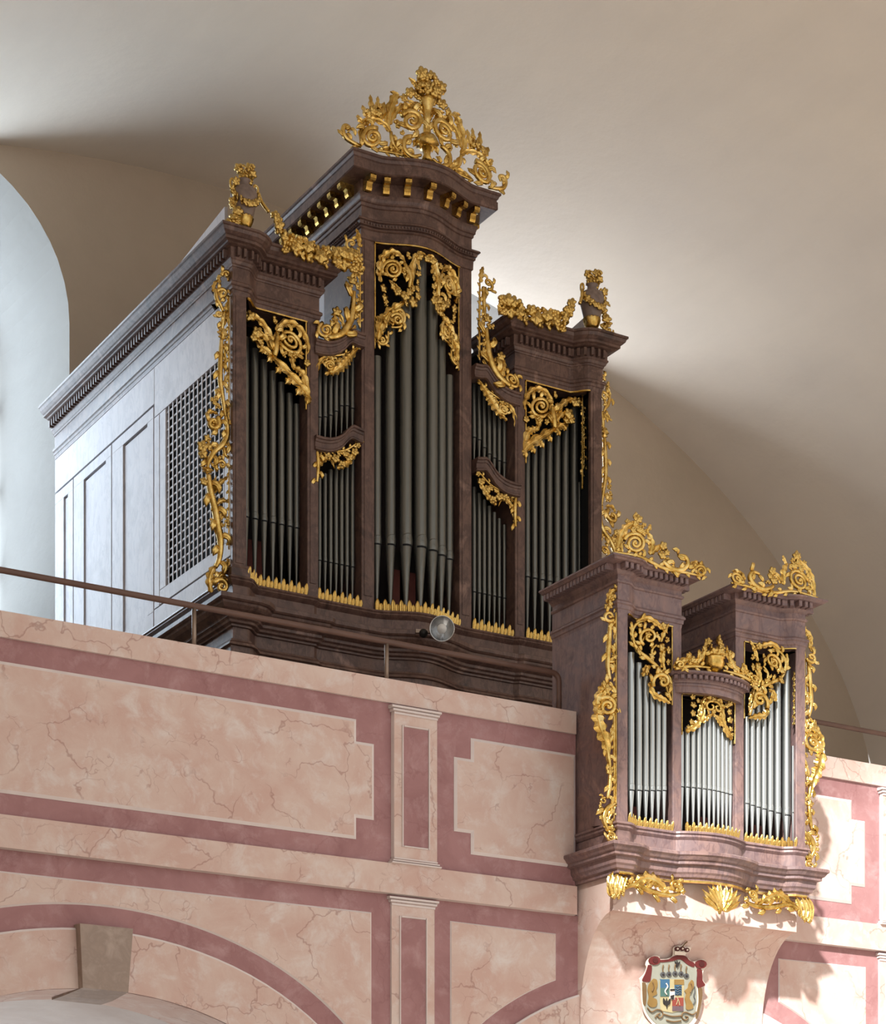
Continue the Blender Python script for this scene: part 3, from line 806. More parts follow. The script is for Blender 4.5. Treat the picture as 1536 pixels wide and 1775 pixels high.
# curved cornices over the middle fields (two tiers each side)
def curved_cornice(name, crv, s):
    """crv: list of (x', z) of the top edge for the left side"""
    pr = [(0, 0), (.050, 0), (.055, .006), (.055, .020), (.046, .026), (.040, .040), (.034, .044), (.032, .080), (.038, .086), (.038, .098), (.020, .104), (0, .104)]
    pts = cat(crv, 5); n = len(pts); V = []; Fc = []; m = len(pr)
    for p, dn in pr:
        for i, (x, z) in enumerate(pts): V.append((XC + s * x, 14.185 - p, z - dn))
    for p, dn in pr[:1] + pr[-1:]:
        for (x, z) in pts: V.append((XC + s * x, 14.25, z - dn))
    for j in range(m - 1):
        for i in range(n - 1): Fc.append((j * n + i, (j + 1) * n + i, (j + 1) * n + i + 1, j * n + i + 1))
    for i in range(n - 1):
        Fc.append((i, i + 1, m * n + i + 1, m * n + i)); Fc.append(((m - 1) * n + i + 1, (m - 1) * n + i, (m + 1) * n + i, (m + 1) * n + i + 1))
    Fc.append([j * n for j in range(m)] + [(m + 1) * n, m * n]); Fc.append(([j * n + n - 1 for j in range(m)] + [(m + 1) * n + n - 1, m * n + n - 1])[::-1])
    return mk(name, V, Fc, M['brown'], OR)
def trace(zk, pts, Y):
    ox, oy, s = Z[zk]; return [(lambda p: (p[0] - XC, p[2]))(at(ox + x * s, oy + y * s, Y)) for x, y in pts]
up = trace('Z3', [(985, 598), (1060, 618), (1130, 624), (1190, 612), (1240, 586), (1275, 552), (1312, 522), (1360, 545), (1415, 562)], 14.13)
lo = trace('Z3', [(985, 1398), (1060, 1420), (1130, 1428), (1190, 1416), (1235, 1390), (1270, 1352), (1312, 1322), (1360, 1342), (1400, 1358)], 14.13)
up[0] = (-.90, up[0][1]); lo[0] = (-.90, lo[0][1])
for s in (1, -1):
    curved_cornice('curved_cornice', up, s); curved_cornice('curved_cornice', lo, s)
# gilt edging strips of the pipe fields
def strip(x0, x1, z0, z1, y, par=None):
    x0, x1 = sorted((x0, x1)); return box('gilt_edge', XC + x0, XC + x1, y - .008, y + .012, z0, z1, M['gold'], par or OR, .003)
for s in (-1, 1):
    strip(s * .960, s * .972, 8.40, 9.05, 14.175); strip(s * 1.488, s * 1.50, 8.30, 9.05, 14.16)
    strip(s * .362, s * .374, 9.0, 9.79, 14.205)
sweep('gilt_edge', [(XC + x, yfront(x) + .004) for x in xr(-.372, .372, 24)], [(0, 9.797), (.012, 9.795), (.012, 9.785), (0, 9.783)], M['gold'], OR)
for s in (-1, 1):
    xs_ = [-1.50, -1.48] + xr(-1.46, -1.37, 6) + [-.96]
    pth = [(XC + x, yfront(x) + .004) for x in xs_]
    if s > 0: pth = [(2 * XC - x, y) for x, y in pth[::-1]]
    sweep('gilt_edge', pth, [(0, 9.052), (.012, 9.050), (.012, 9.040), (0, 9.038)], M['gold'], OR)

# ------------------------------------------------------------------ organ pipes: each pipe is a thing of its own
def pipe_units(mat, tagname):
    K = 20
    ring = lambda r, z: [(r * math.cos(2 * math.pi * k / K), r * math.sin(2 * math.pi * k / K), z) for k in range(K)]
    def tubes(rs):
        V = []; Fc = []
        for r, z in rs: V += ring(r, z)
        for j in range(len(rs) - 1):
            for k in range(K): Fc.append((j * K + k, j * K + (k + 1) % K, (j + 1) * K + (k + 1) % K, (j + 1) * K + k))
        Fc.append(list(range(K))[::-1]); Fc.append([(len(rs) - 1) * K + k for k in range(K)])
        return V, Fc
    body = unit(tagname + '_body', *tubes([(1, 0), (1, 1)]), mat, True)
    foot = unit(tagname + '_foot', *tubes([(.24, 0), (.96, 1)]), mat, True)
    # mouth slot: dark shallow band around the front; lip: arched plate pressed into the body
    V = []; Fc = []
    for k in range(9):
        a = -math.pi / 2 + R(-58 + 116 * k / 8)
        for r, z in ((1.015, -.11), (1.015, .11), (.9, .11), (.9, -.11)): V.append((r * math.cos(a), r * math.sin(a), z))
    for k in range(8):
        for j in range(4): Fc.append((k * 4 + j, (k + 1) * 4 + j, (k + 1) * 4 + (j + 1) % 4, k * 4 + (j + 1) % 4))
    Fc.append((0, 1, 2, 3)); Fc.append((35, 34, 33, 32))
    mouth = unit(tagname + '_mouth', V, Fc, M['gap'])
    V = []; Fc = []; T = 9
    for k in range(T):
        f = -1 + 2 * k / (T - 1); a = -math.pi / 2 + R(58) * f
        hgt = 1.15 + .75 * math.sqrt(max(0, 1 - f * f))
        for r, z in ((1.04, .14), (1.09, .55), (1.09, hgt - .16), (1.0, hgt), (.92, hgt), (.92, .14)): V.append((r * math.cos(a), r * math.sin(a) * (1.0 if r < 1 else .985), z))
    for k in range(T - 1):
        for j in range(6): Fc.append((k * 6 + j, (k + 1) * 6 + j, (k + 1) * 6 + (j + 1) % 6, k * 6 + (j + 1) % 6))
    Fc.append(tuple(range(6))); Fc.append(tuple(range((T - 1) * 6, T * 6))[::-1])
    lip = unit(tagname + '_lip', V, Fc, mat, False)
    return body, foot, mouth, lip
PU_LEAD = pipe_units(M['lead'], 'lead_pipe'); PU_TIN = pipe_units(M['tin'], 'tin_pipe')
ORD = ['first', 'second', 'third', 'fourth', 'fifth', 'sixth', 'seventh', 'eighth', 'ninth', 'tenth', 'eleventh', 'twelfth']
def pipe_row(units, x_r_top_mouth, zfoot, yfun, where, group, rotf=None):
    rows = sorted(x_r_top_mouth)
    for i, (x, r, top, mz) in enumerate(rows):
        y = yfun(x); a = rotf(x) if rotf else 0
        t = empty('organ_pipe', (XC + x, y, zfoot), '%s pipe from the left in %s' % (ORD[i], where), 'organ pipe', group)
        inst('foot', units[1], t, (XC + x, y, zfoot), (0, 0, a), (r, r, mz - zfoot))
        inst('body', units[0], t, (XC + x, y, mz), (0, 0, a), (r, r, top - mz))
        inst('mouth', units[2], t, (XC + x, y, mz), (0, 0, a), (r, r, .056 if units is PU_LEAD else .030))
        inst('lip', units[3], t, (XC + x, y, mz), (0, 0, a), (r, r, r * 1.0))
# side fields: thin pipe outermost, then seven growing smaller inward
MU = [(516.7, 905.8), (503.4, 915.1), (488.6, 927.5), (473.8, 940.5), (458.0, 952.9), (442.5, 966.8), (427.0, 981.6), (None, 996.9), (None, 1011.0)]
def side_field(sgn):
    rr = [.0225, .0250, .0255, .0262, .0268, .0282, .0295, .0325, .0145]; out = []
    for k, r in enumerate(rr):
        a, b = MU[k]; x = at(b, 900, 14.28)[0] - XC
        if a: x = (at(b, 900, 14.28)[0] - at(a, 900, 14.28)[0]) / 2
        x = min(x, 1.497 if k < 8 else 1.546)
        out.append((sgn * x, r, (8.47 + .066 * k if k < 7 else 9.0) if k < 8 else 8.40, 7.555))
    return out
for sgn, w in ((-1, "the main organ's left side tower"), (1, "the main organ's right side tower")):
    pipe_row(PU_LEAD, side_field(sgn), 7.045, lambda x: 14.28, w, 'pipes of the main organ')
pipe_row(PU_LEAD, [(x, r, top, 7.553) for x, r, top in ((-.318, .036, 8.97), (-.222, .041, 9.20), (-.114, .048, 9.45), (0, .050, 9.76), (.114, .048, 9.45), (.222, .041, 9.20), (.318, .036, 8.97))],
         7.06, lambda x: yfront(x) + .085, "the main organ's convex centre tower", 'pipes of the main organ')
def zc_(crv, x):
    for (a, za), (b, zb) in zip(crv, crv[1:]):
        if a <= x <= b: return za + (zb - za) * (x - a) / (b - a)
    return crv[-1][1] if x > crv[-1][0] else crv[0][1]
for s, side in ((-1, 'left'), (1, 'right')):
    lowr = []; upr = []
    for k in range(8):
        x = .840 - .0465 * k                                   # outer -> inner
        lowr.append((s * x, .0185 - .0004 * (7 - k), 7.93 + .040 * k, 7.357))
        if k < 8: upr.append((s * x, .0175, 8.86 + .02 * k, max(8.385, zc_(cat(lo, 4), -x) + .20)))
    pipe_row(PU_LEAD, lowr, 7.045, lambda x: 14.29, "the main organ's lower %s middle field" % side, 'pipes of the main organ')
    rows = sorted(upr)
    for i, (x, r, top, mz) in enumerate(rows):
        zf = zc_(cat(lo, 4), -abs(x)) - .01
        t = empty('organ_pipe', (XC + x, 14.29, zf), "%s pipe from the left in the main organ's upper %s middle field" % (ORD[i], side), 'organ pipe', 'pipes of the main organ')
        inst('foot', PU_LEAD[1], t, (XC + x, 14.29, zf), (0, 0, 0), (r, r, mz - zf)); inst('body', PU_LEAD[0], t, (XC + x, 14.29, mz), (0, 0, 0), (r, r, top - mz))
        inst('mouth', PU_LEAD[2], t, (XC + x, 14.29, mz), (0, 0, 0), (r, r, .05)); inst('lip', PU_LEAD[3], t, (XC + x, 14.29, mz), (0, 0, 0), (r, r, r))

# gilded leaf crestings along the pipe feet
def small_leaf():
    P = [(0, 0, z) for z in (0, .25, .5, .72, .9, 1.0)]; V = []; Fc = []
    w = [.34, .40, .46, .40, .24, .06]; cv = [0, .05, .12, .16, .14, .02]
    for i, (p, ww) in enumerate(zip(P, w)):
        for sx, y in ((-1, .0), (-.55, -.16), (0, -.05), (.55, -.16), (1, .0), (0, .12)): V.append((ww * sx, y - cv[i], p[2]))
    for i in range(5):
        for k in range(6): Fc.append((i * 6 + k, i * 6 + (k + 1) % 6, (i + 1) * 6 + (k + 1) % 6, (i + 1) * 6 + k))
    Fc.append(tuple(range(6))[::-1]); Fc.append(tuple(30 + k for k in range(6)))
    return unit('cresting_leaf', V, Fc, M['gold'])
CLEAF = small_leaf()
def cresting(parent, path, z, h, sp):
    root = empty('leaf_cresting', ORG[parent]); root.parent = parent; root.location = (0, 0, 0)
    for i, (x, y, a) in enumerate(walk(path, 0, sp, sp * .3)):
        k = 1 if i % 2 == 0 else .66
        inst('leaf', CLEAF, root, (x, y - (.004 if i % 2 == 0 else 0), z), (R(8), 0, a), (sp * 1.28, sp * 1.1, h * k))
for s in (-1, 1):
    pts = [(XC + x, yfront(x) - .004) for x in [-1.50] + xr(-1.48, -1.37, 6) + [-.965]]
    if s > 0: pts = [(2 * XC - x, y) for x, y in pts[::-1]]
    cresting(OR, pts, 7.030, .088, .030)
    a, b = sorted((s * .86, s * .49)); cresting(OR, [(XC + a, 14.195), (XC + b, 14.195)], 7.030, .088, .030)
cresting(OR, [(XC + x, yfront(x) - .004) for x in xr(-.37, .37, 24)], 7.030, .088, .030)

# ------------------------------------------------------------------ carved and gilded ornament of the main case
side_shade = [('Z5', [C(745, 1228, 92, 2.2, 30, 1, 17), L([(850, 1370), (842, 1240), (800, 1125), (720, 1080), (645, 1120), (612, 1210), (622, 1262)], 62, 9),
    S([(862, 1410), (850, 1320), (838, 1225)], 24), L([(850, 1390), (870, 1290), (930, 1205), (1000, 1168), (1062, 1176)], 62, 6),
    L([(598, 1650), (632, 1560), (720, 1500), (830, 1430), (950, 1385)], 84, 5), L([(608, 1575), (626, 1660)], 58, 2), L([(660, 1540), (702, 1622)], 62, 2), L([(730, 1500), (778, 1572)], 62, 2), L([(800, 1450), (846, 1522)], 60, 2), L([(870, 1412), (910, 1472)], 56, 2), L([(925, 1385), (965, 1425)], 48, 2), L([(606, 1570), (640, 1450), (690, 1415), (735, 1420)], 66, 5),
    L([(820, 1440), (880, 1400), (960, 1370), (1000, 1330)], 60, 5),
    L([(712, 1420), (730, 1370), (690, 1290), (640, 1275)], 54, 4), L([(880, 1350), (925, 1290), (975, 1268)], 46, 3),
    S([(1040, 1172), (1096, 1200), (1104, 1300), (1110, 1500), (1110, 1680), (1098, 1780)], 10)]
    + FL((1035, 1195, 46), (980, 1290, 50), (1005, 1340, 34), (960, 1345, 36), (745, 1335, 30), (625, 1335, 30))
    + FL(*[(1098 + 6 * (k % 2), 1262 + 66 * k, 23) for k in range(9)]) + BE((862, 1135, 34), (720, 1322, 34), (790, 1350, 30), (840, 1190, 26)))]
carve(OR, 'pipe_shade', 14.18, side_shade); carve(OR, 'pipe_shade', 14.18, side_shade, only_mirror=True)
ctr = [('Z4', [C(355, 420, 88, 2.4, 150, 1, 16), L([(262, 520), (243, 420), (275, 320), (350, 272), (430, 312), (475, 392)], 66, 9),
    L([(515, 590), (520, 460), (538, 345), (590, 282), (640, 300)], 56, 6), S([(455, 365), (505, 470), (495, 570)], 18),
    L([(240, 1000), (262, 890), (320, 800), (400, 725), (470, 680)], 96, 6), C(390, 838, 56, 1.5, 200, 1, 15), S([(300, 905), (335, 800), (420, 752), (456, 820), (425, 892), (345, 898)], 14),
    L([(236, 800), (252, 880), (280, 960)], 56, 4), C(268, 1002, 34, 1.3, 180, -1, 12), S([(232, 1015), (270, 1042), (312, 1015), (322, 930)], 11),
    L([(590, 420), (570, 350), (605, 290)], 34, 3), L([(440, 620), (390, 560), (330, 500)], 44, 4)]
    + FL((578, 312, 34), (280, 578, 38), (360, 562, 34), (402, 602, 36), (462, 640, 42), (530, 690, 46), (500, 605, 34), (566, 640, 34), (290, 655, 34), (572, 455, 26), (566, 520, 26), (560, 580, 28), (640, 330, 30), (470, 700, 30))
    + BE((482, 312, 34), (466, 432, 34), (300, 700, 28), (540, 300, 24)))]
carve(OR, 'pipe_shade', lambda x: yfront(x) - .0, ctr, half=True, axis=('Z4', 640, 330))
mid_up = [('Z3', [C(1105, 838, 44, 2.0, 200, 1, 11), L([(996, 935), (1006, 840), (1052, 776), (1118, 776), (1150, 830)], 46, 6), L([(1110, 905), (1200, 842), (1262, 772), (1342, 690)], 86, 8),
    S([(1000, 742), (1110, 752), (1220, 744), (1290, 712), (1345, 676)], 10), L([(1070, 905), (1140, 880), (1220, 842)], 44, 4), L([(1150, 800), (1220, 790), (1290, 738)], 40, 4)] + BE((1180, 800, 24), (1090, 770, 20)))]
mid_lo = [('Z3', [L([(996, 1800), (1006, 1690), (1050, 1622), (1112, 1612), (1150, 1690)], 46, 6), S([(992, 1532), (1100, 1548), (1215, 1546), (1290, 1510), (1350, 1462)], 9),
    S([(998, 1545), (1006, 1660), (998, 1810)], 16), L([(1170, 1690), (1260, 1640), (1340, 1540)], 52, 6), L([(1010, 1590), (1060, 1560), (1130, 1560)], 36, 4)]
    + FL((1090, 1592, 34), (1150, 1612, 38), (1205, 1662, 34), (1262, 1600, 38), (1312, 1556, 34), (1230, 1572, 30), (1340, 1502, 24), (1180, 1570, 26), (1000, 1760, 22)))]
for m in (0, 1):
    carve(OR, 'pipe_shade', 14.19, mid_up, only_mirror=bool(m)); carve(OR, 'pipe_shade', 14.19, mid_lo, only_mirror=bool(m))
wing = [('W1', [S([(398, 240), (398, 900), (394, 1700)], 12), L([(400, 170), (370, 110), (345, 80)], 60, 3), C(355, 105, 42, 1.2, 160, 1, 18), C(318, 300, 58, 1.2, 200, 1, 18),
    L([(230, 270), (245, 200), (300, 130)], 40, 4), S([(248, 250), (262, 350), (300, 420), (325, 480)], 18), C(278, 505, 36, 1.3, 330, 1, 14),
    L([(400, 330), (370, 470), (340, 640)], 50, 4), S([(345, 480), (330, 580), (320, 660)], 20), L([(322, 650), (320, 720), (318, 775)], 110, 3),
    S([(312, 770), (305, 900), (300, 1050), (300, 1200), (330, 1400), (350, 1560)], 22), S([(352, 780), (350, 900), (372, 1000)], 10), L([(345, 900), (352, 1010), (345, 1120)], 34, 5), L([(330, 1230), (365, 1150), (392, 1100)], 34, 3),
    L([(380, 1420), (372, 1560), (378, 1700)], 56, 6), C(222, 1628, 76, 1.3, 300, 1, 24), L([(160, 1540), (210, 1500), (290, 1530)], 46, 3)]
    + BE((262, 1310, 36), (245, 1390, 44), (270, 1450, 36), (275, 150, 38)) + FL((228, 1640, 36), (240, 1420, 28))),
    ('W2', [S([(398, 0), (398, 500), (392, 1200)], 10), S([(352, -160), (372, 10), (330, 120), (240, 200), (180, 300), (165, 370)], 24), S([(330, 130), (350, 230), (392, 260)], 14), L([(150, 330), (200, 250), (320, 130)], 54, 4), C(308, 340, 62, 1.3, 120, 1, 18), L([(160, 360), (160, 430)], 120, 3),
    S([(175, 440), (200, 620), (245, 800), (275, 980), (300, 1130), (290, 1290), (250, 1390)], 30), L([(240, 620), (300, 520), (390, 450)], 50, 4), L([(235, 640), (240, 560), (262, 440)], 34, 3),
    L([(260, 740), (320, 700), (390, 720)], 50, 4), L([(205, 880), (230, 960), (270, 1060)], 44, 4), S([(215, 690), (250, 850), (290, 1010)], 12),
    L([(215, 1640), (190, 1520), (220, 1420), (290, 1330)], 84, 5), C(300, 1590, 84, 1.3, 200, 1, 24), L([(392, 1300), (350, 1420), (280, 1490)], 70, 6), L([(395, 1500), (330, 1490), (250, 1520)], 44, 4)]
    + FL((115, 150, 56), (190, 150, 50), (120, 230, 44), (130, 510, 42), (165, 70, 40)) + BE((300, 870, 46), (370, 930, 36), (330, 960, 30), (360, 200, 26)))]
carve(OR, 'side_wing', 14.13, wing); carve(OR, 'side_wing', 14.13, wing, only_mirror=True)
shoulder = [('Z3', [C(1070, 545, 66, 2.0, 250, -1, 15), L([(1170, 590), (1150, 490), (1140, 400)], 66, 5), S([(1090, 612), (1200, 578), (1272, 470), (1292, 350), (1302, 225)], 26), S([(1358, 525), (1358, 200), (1354, -160)], 9),
    C(1282, -175, 46, 1.3, 90, 1, 13), L([(1352, -150), (1345, -230), (1325, -300)], 46, 4), L([(1318, 20), (1318, -80), (1300, -140)], 50, 4), L([(1325, 500), (1270, 570), (1190, 620)], 40, 4), L([(1230, 520), (1190, 420), (1120, 410)], 44, 4),
    S([(1330, -120), (1322, 0), (1312, 120)], 14)] + FL((1290, 130, 42), (1332, 182, 32), (1312, 422, 34), (1165, 390, 40), (1335, 60, 26)) + BE((1262, 192, 38), (1312, 352, 34), (1330, 300, 26), (1340, 470, 24)))]
carve(OR, 'shoulder_carving', 14.16, shoulder); carve(OR, 'shoulder_carving', 14.16, shoulder, only_mirror=True)

# crest on the centre tower
cr = empty('crest', (XC, 14.08, 10.37), 'tall openwork gilded crest of scrolls and flowers on top of the centre tower', 'carved crest')
crest = [('Z2', [S([(300, 625), (230, 592), (172, 550), (150, 492), (168, 452), (205, 470), (192, 505)], 16), C(382, 562, 88, 2.1, 300, -1, 20), L([(545, 505), (490, 440), (400, 405), (320, 440), (290, 520), (300, 600)], 56, 8),
    L([(400, 410), (385, 300), (378, 195)], 56, 4), L([(430, 410), (438, 300), (442, 205)], 50, 4), L([(375, 410), (330, 350), (308, 285)], 56, 3), L([(455, 400), (480, 330), (492, 255)], 56, 3), L([(330, 430), (285, 400), (272, 360)], 50, 3),
    L([(530, 500), (522, 390), (560, 260), (590, 195), (545, 168)], 78, 6), C(705, 425, 92, 1.9, 215, 1, 22), L([(540, 440), (585, 340), (660, 292), (740, 315), (790, 390)], 56, 8),
    L([(745, 725), (660, 690), (595, 620), (560, 530)], 70, 6), L([(720, 715), (570, 650), (440, 640)], 56, 6), S([(722, 545), (660, 565), (650, 645), (710, 712), (790, 702)], 19), S([(545, 505), (560, 600), (620, 680)], 14),
    L([(840, 390), (780, 300), (680, 240)], 60, 4), L([(835, 530), (770, 560), (735, 625)], 60, 3), L([(835, 530), (800, 580), (790, 645)], 50, 3), S([(440, 660), (600, 690), (760, 735)], 11)]
    + FL((400, 330, 40), (360, 350, 34), (440, 350, 34), (700, 185, 42), (745, 195, 40), (760, 140, 42), (800, 170, 38), (660, 225, 34), (795, 110, 36), (780, 215, 36)) + BE((595, 440, 38), (450, 300, 26), (640, 520, 26), (640, 230, 28)))]
carve(cr, 'crest', 14.08, crest, half=True, axis=('Z2', 838, 500), thing=cr)
mid = at(580 + 838 * Z['Z2'][2], 130 + 500 * Z['Z2'][2], 14.08)
zz = lambda y: at(580 + 838 * Z['Z2'][2], 130 + y * Z['Z2'][2], 14.08)[2]
V, Fc = lathe_vf([(.034, zz(560)), (.030, zz(520)), (.028, zz(420)), (.040, zz(400)), (.030, zz(385)), (.036, zz(340)), (.058, zz(262)), (.064, zz(240)), (.02, zz(225))], 16, (XC, 14.06, 0)); mk('vase', V, Fc, M['gold'], cr, True)
V, Fc = lathe_vf([(.085, zz(622)), (.080, zz(590)), (.055, zz(545)), (.030, zz(525))], 24, (XC, 14.06, 0), .22, 12, (zz(640), zz(540))); mk('shell', V, Fc, M['gold'], cr, True)
V, Fc = lathe_vf([(.045, zz(750)), (.026, zz(700)), (.040, zz(640))], 12, (XC, 14.06, 0)); mk('stem_base', V, Fc, M['gold'], cr, True)
rnd = random.Random(5)
for k in range(26):
    a = rnd.uniform(.15, math.pi - .15); rr = rnd.uniform(.2, 1)
    inst('flower', FLOWER if k % 3 else BERRY, cr, (XC + .155 * rr * math.cos(a), 14.05 - .05 * rnd.random(), zz(225) + .155 * rr * math.sin(a)), (rnd.uniform(-.7, .2), rnd.uniform(0, 6), rnd.uniform(-.6, .6)), rnd.uniform(.036, .054))
for a in (30, 60, 90, 120, 150):
    c, s_ = math.cos(R(a)), math.sin(R(a)); p0 = (XC + .08 * c, 14.06, zz(225) + .08 * s_); p1 = (XC + .19 * c, 14.05, zz(225) + .19 * s_)
    V, Fc = leaf_vf(cat([p0, p1], 8), .06, 4); mk('leaf', V, Fc, M['gold'], cr)

# urns with flowers, and garlands on the side towers
def px5(x, y, Y=14.07): ox, oy, s = Z['Z5']; return at(ox + x * s, oy + y * s, Y)
def urn(sgn, side):
    b = px5(1180, 612); ux = b[0] - XC
    X = XC + sgn * ux
    zb = 9.475
    t = empty('urn', (X, 14.07, zb), 'brown marbled urn with gilded flutes and flower bunch on the %s side tower' % side, 'urn', 'urns on the side towers')
    c = (X, 14.07, zb)
    def part(n, pr, m, **k):
        V, Fc = lathe_vf(pr, 28, c, **k); return mk(n, V, Fc, m, t, True)
    part('foot', [(.050, 0), (.052, .018), (.036, .028), (.021, .046), (.030, .062)], M['urn'])
    part('gadroons', [(.030, .058), (.048, .080), (.060, .11), (.067, .140), (.066, .148)], M['gold'], flute=.16, fl_n=14, fl_z=(.07, .142))
    part('body', [(.062, .138), (.070, .16), (.088, .24), (.098, .29), (.096, .315), (.086, .328), (.090, .338), (.078, .348), (.044, .356), (.037, .378), (.037, .40), (.05, .412), (.03, .42)], M['urn'])
    for hs in (-1, 1):
        pts = cat([(X + hs * .066, 14.07, zb + .30), (X + hs * .104, 14.065, zb + .34), (X + hs * .108, 14.065, zb + .385), (X + hs * .085, 14.07, zb + .40), (X + hs * .078, 14.07, zb + .36)], 6)
        V, Fc = tube_vf(pts, .009, 7); mk('handle', V, Fc, M['gold'], t, True)
    r2 = random.Random(11)
    for k in range(17):
        a = r2.uniform(0, 6.28); e = r2.uniform(0, 1)
        inst('flower', FLOWER if k % 4 else BERRY, t, (X + .062 * math.cos(a) * math.sqrt(1 - e * e * .7), 14.07 + .05 * math.sin(a) - .015, zb + .425 + .085 * e), (r2.uniform(-1, 0), r2.uniform(0, 6), r2.uniform(-.8, .8)), r2.uniform(.032, .044))
    return t, X, zb
def garland(sgn, side, X, zb):
    g = empty('garland', (X - sgn * .35, 14.03, 9.475), 'gilded flower garland draped from the urn along the %s side tower cornice' % side, 'garland', 'garlands on the side towers')
    r2 = random.Random(19)
    def put(x, y, r, dy=0.0):
        p = px5(x, y, 14.02); xx = p[0] - XC
        inst('flower' if r2.random() > .25 else 'berry_cluster', FLOWER if r2.random() > .3 else BERRY, g, (XC + sgn * xx, 14.02 - dy + r2.uniform(-.03, .03), p[2]),
             (r2.uniform(-.7, .3), r2.uniform(0, 6.28), r2.uniform(-.7, .7)), r * 1.5 * Z['Z5'][2] * .00432)
    def lf(x, y, x2, y2, w):
        a = px5(x, y, 14.0); b = px5(x2, y2, 13.98); a = (XC + sgn * (a[0] - XC), a[1], a[2]); b = (XC + sgn * (b[0] - XC), b[1], b[2])
        V, Fc = leaf_vf(cat([a, b], 8), w * 1.5 * Z['Z5'][2] * .00432, 4); mk('leaf', V, Fc, M['gold'], g)
    for x, y, r in ((405, 405, 38), (420, 360, 40), (470, 345, 44), (520, 355, 40), (565, 370, 40), (510, 420, 52), (580, 410, 36), (440, 440, 40), (615, 440, 40), (660, 430, 36), (700, 450, 42), (745, 445, 40), (790, 480, 42),
                    (850, 455, 44), (900, 480, 44), (640, 480, 44), (700, 505, 46), (760, 510, 46), (820, 530, 48), (880, 545, 48), (930, 545, 42), (950, 500, 44), (975, 455, 42), (990, 420, 34), (1000, 385, 32), (1015, 355, 28), (570, 455, 34), (940, 580, 34), (860, 500, 44)):
        put(x, y, r)
    for a in ((690, 440, 680, 395), (760, 430, 790, 405), (850, 440, 820, 420), (920, 470, 930, 430), (600, 480, 560, 490), (420, 430, 395, 380)): lf(*a, 42)
    pts = cat([(X - sgn * .105, 14.05, zb + .34), (X - sgn * .125, 14.03, zb + .27), (X - sgn * .165, 14.0, zb + .20)], 6)
    V, Fc = tube_vf(pts, .014, 7); mk('ribbon', V, Fc, M['gold'], g, True)
    # festoon round the belly of the urn and the fall on the outer side
    for k in range(9):
        t = k / 8; a = math.pi * (1.08 + .84 * t)
        z = zb + .30 - .085 * math.sin(math.pi * t) - .02 * t
        inst('flower', FLOWER, g, (X + sgn * .098 * math.cos(a), 14.07 + .098 * math.sin(a), z), (r2.uniform(-.4, .4), r2.uniform(0, 6), a + math.pi / 2), r2.uniform(.030, .038))
    for x, y, r in ((1285, 270, 26), (1295, 320, 26), (1300, 370, 28), (1290, 410, 30), (1300, 460, 32), (1285, 505, 34), (1300, 550, 34), (1290, 590, 34), (1325, 610, 34), (1345, 635, 32), (1270, 560, 26)): put(x, y, r)
for sgn, side in ((1, 'right'), (-1, 'left')):
    t, X, zb = urn(sgn, side); garland(sgn, side, X, zb)

# ------------------------------------------------------------------ small organ on the parapet
YQ = 10.587
def qfront(x):
    x = abs(x)
    if x < .211: return 10.64 - .035 * math.cos(math.pi / 2 * x / .211)
    if x < .56: return 10.64
    if x < .655: return 10.64 - .053 * sstep((x - .56) / .095)
    return 10.587
QB = 11.29; QW = .730
PO = empty('small_organ_case', (XC, 10.9, 4.4), 'small mauve marbled organ case with gilded carving projecting from the parapet', 'organ case')
qx = [-QW, -.655] + xr(-.645, -.56, 6) + [-.277, -.2112]
def qbow(x): return 10.64 - .090 * math.cos(math.pi / 2 * min(1, abs(x) / .262)) ** .7
Q_full = [(XC - QW, QB)] + [(XC + x, qfront(x)) for x in qx[:-1]] + [(XC + x, qbow(x)) for x in xr(-.26, .26, 26)] + [(XC - x, qfront(x)) for x in qx[:-1][::-1]] + [(XC + QW, QB)]
Q_low = [(XC - QW, 11.03)] + Q_full[1:-1] + [(XC + QW, 11.03)]
Q_left = [(XC - QW, QB)] + [(XC + x, qfront(x) if x < -.22 else 10.64) for x in qx[:-2] + [-.277, -.211]] + [(XC - .211, QB - .02)]
Q_right = [(2 * XC - x, y) for x, y in Q_left[::-1]]
Q_mid = [(XC - .262, 10.95)] + [(XC + x, qbow(x)) for x in xr(-.262, .262, 26)] + [(XC + .262, 10.95)]
sweep('base_cornice', Q_low, [(-.05, 4.572), (.0, 4.570), (.100, 4.556), (.108, 4.550), (.108, 4.534), (.098, 4.526), (.086, 4.508), (.074, 4.502), (.074, 4.484), (.050, 4.476), (.046, 4.440), (.036, 4.428), (.030, 4.412), (.016, 4.406), (.014, 4.385), (-.05, 4.385)], M['mauve'], PO)
sweep('base_frieze', Q_low, [(0, 4.66), (0, 4.56)], M['mauve'], PO, False)
sweep('sill', Q_low, [(-.25, 4.702), (.008, 4.700), (.020, 4.694), (.022, 4.682), (.012, 4.676), (.014, 4.662), (.006, 4.652), (0, 4.645)], M['mauve'], PO)
slab_y = 10.60
for s in (-1, 1):
    x0, x1 = sorted((XC + s * QW, XC + s * (QW - .03))); box('side_board', x0, x1, 10.60, QB, 4.64, 6.03, M['mauve'], PO, .002)
    x0, x1 = sorted((XC + s * .211, XC + s * .24)); box('inner_side_board', x0, x1, 10.66, QB - .01, 4.7, 6.03, M['mauve'], PO, .002)
    for a, b, y in ((.655, QW, 10.587), (.211, .277, 10.64)):
        x0, x1 = sorted((s * a, s * b))
        p = box('pilaster', XC + x0, XC + x1, y, y + (.012 if a > .5 else .018), 4.69, 5.97, M['mauve'], PO, .003)
    x0, x1 = sorted((s * .27, s * .70)); box('interior_back', XC + x0, XC + x1, 10.90, 10.93, 4.6, 6.1, M['dark'], PO)
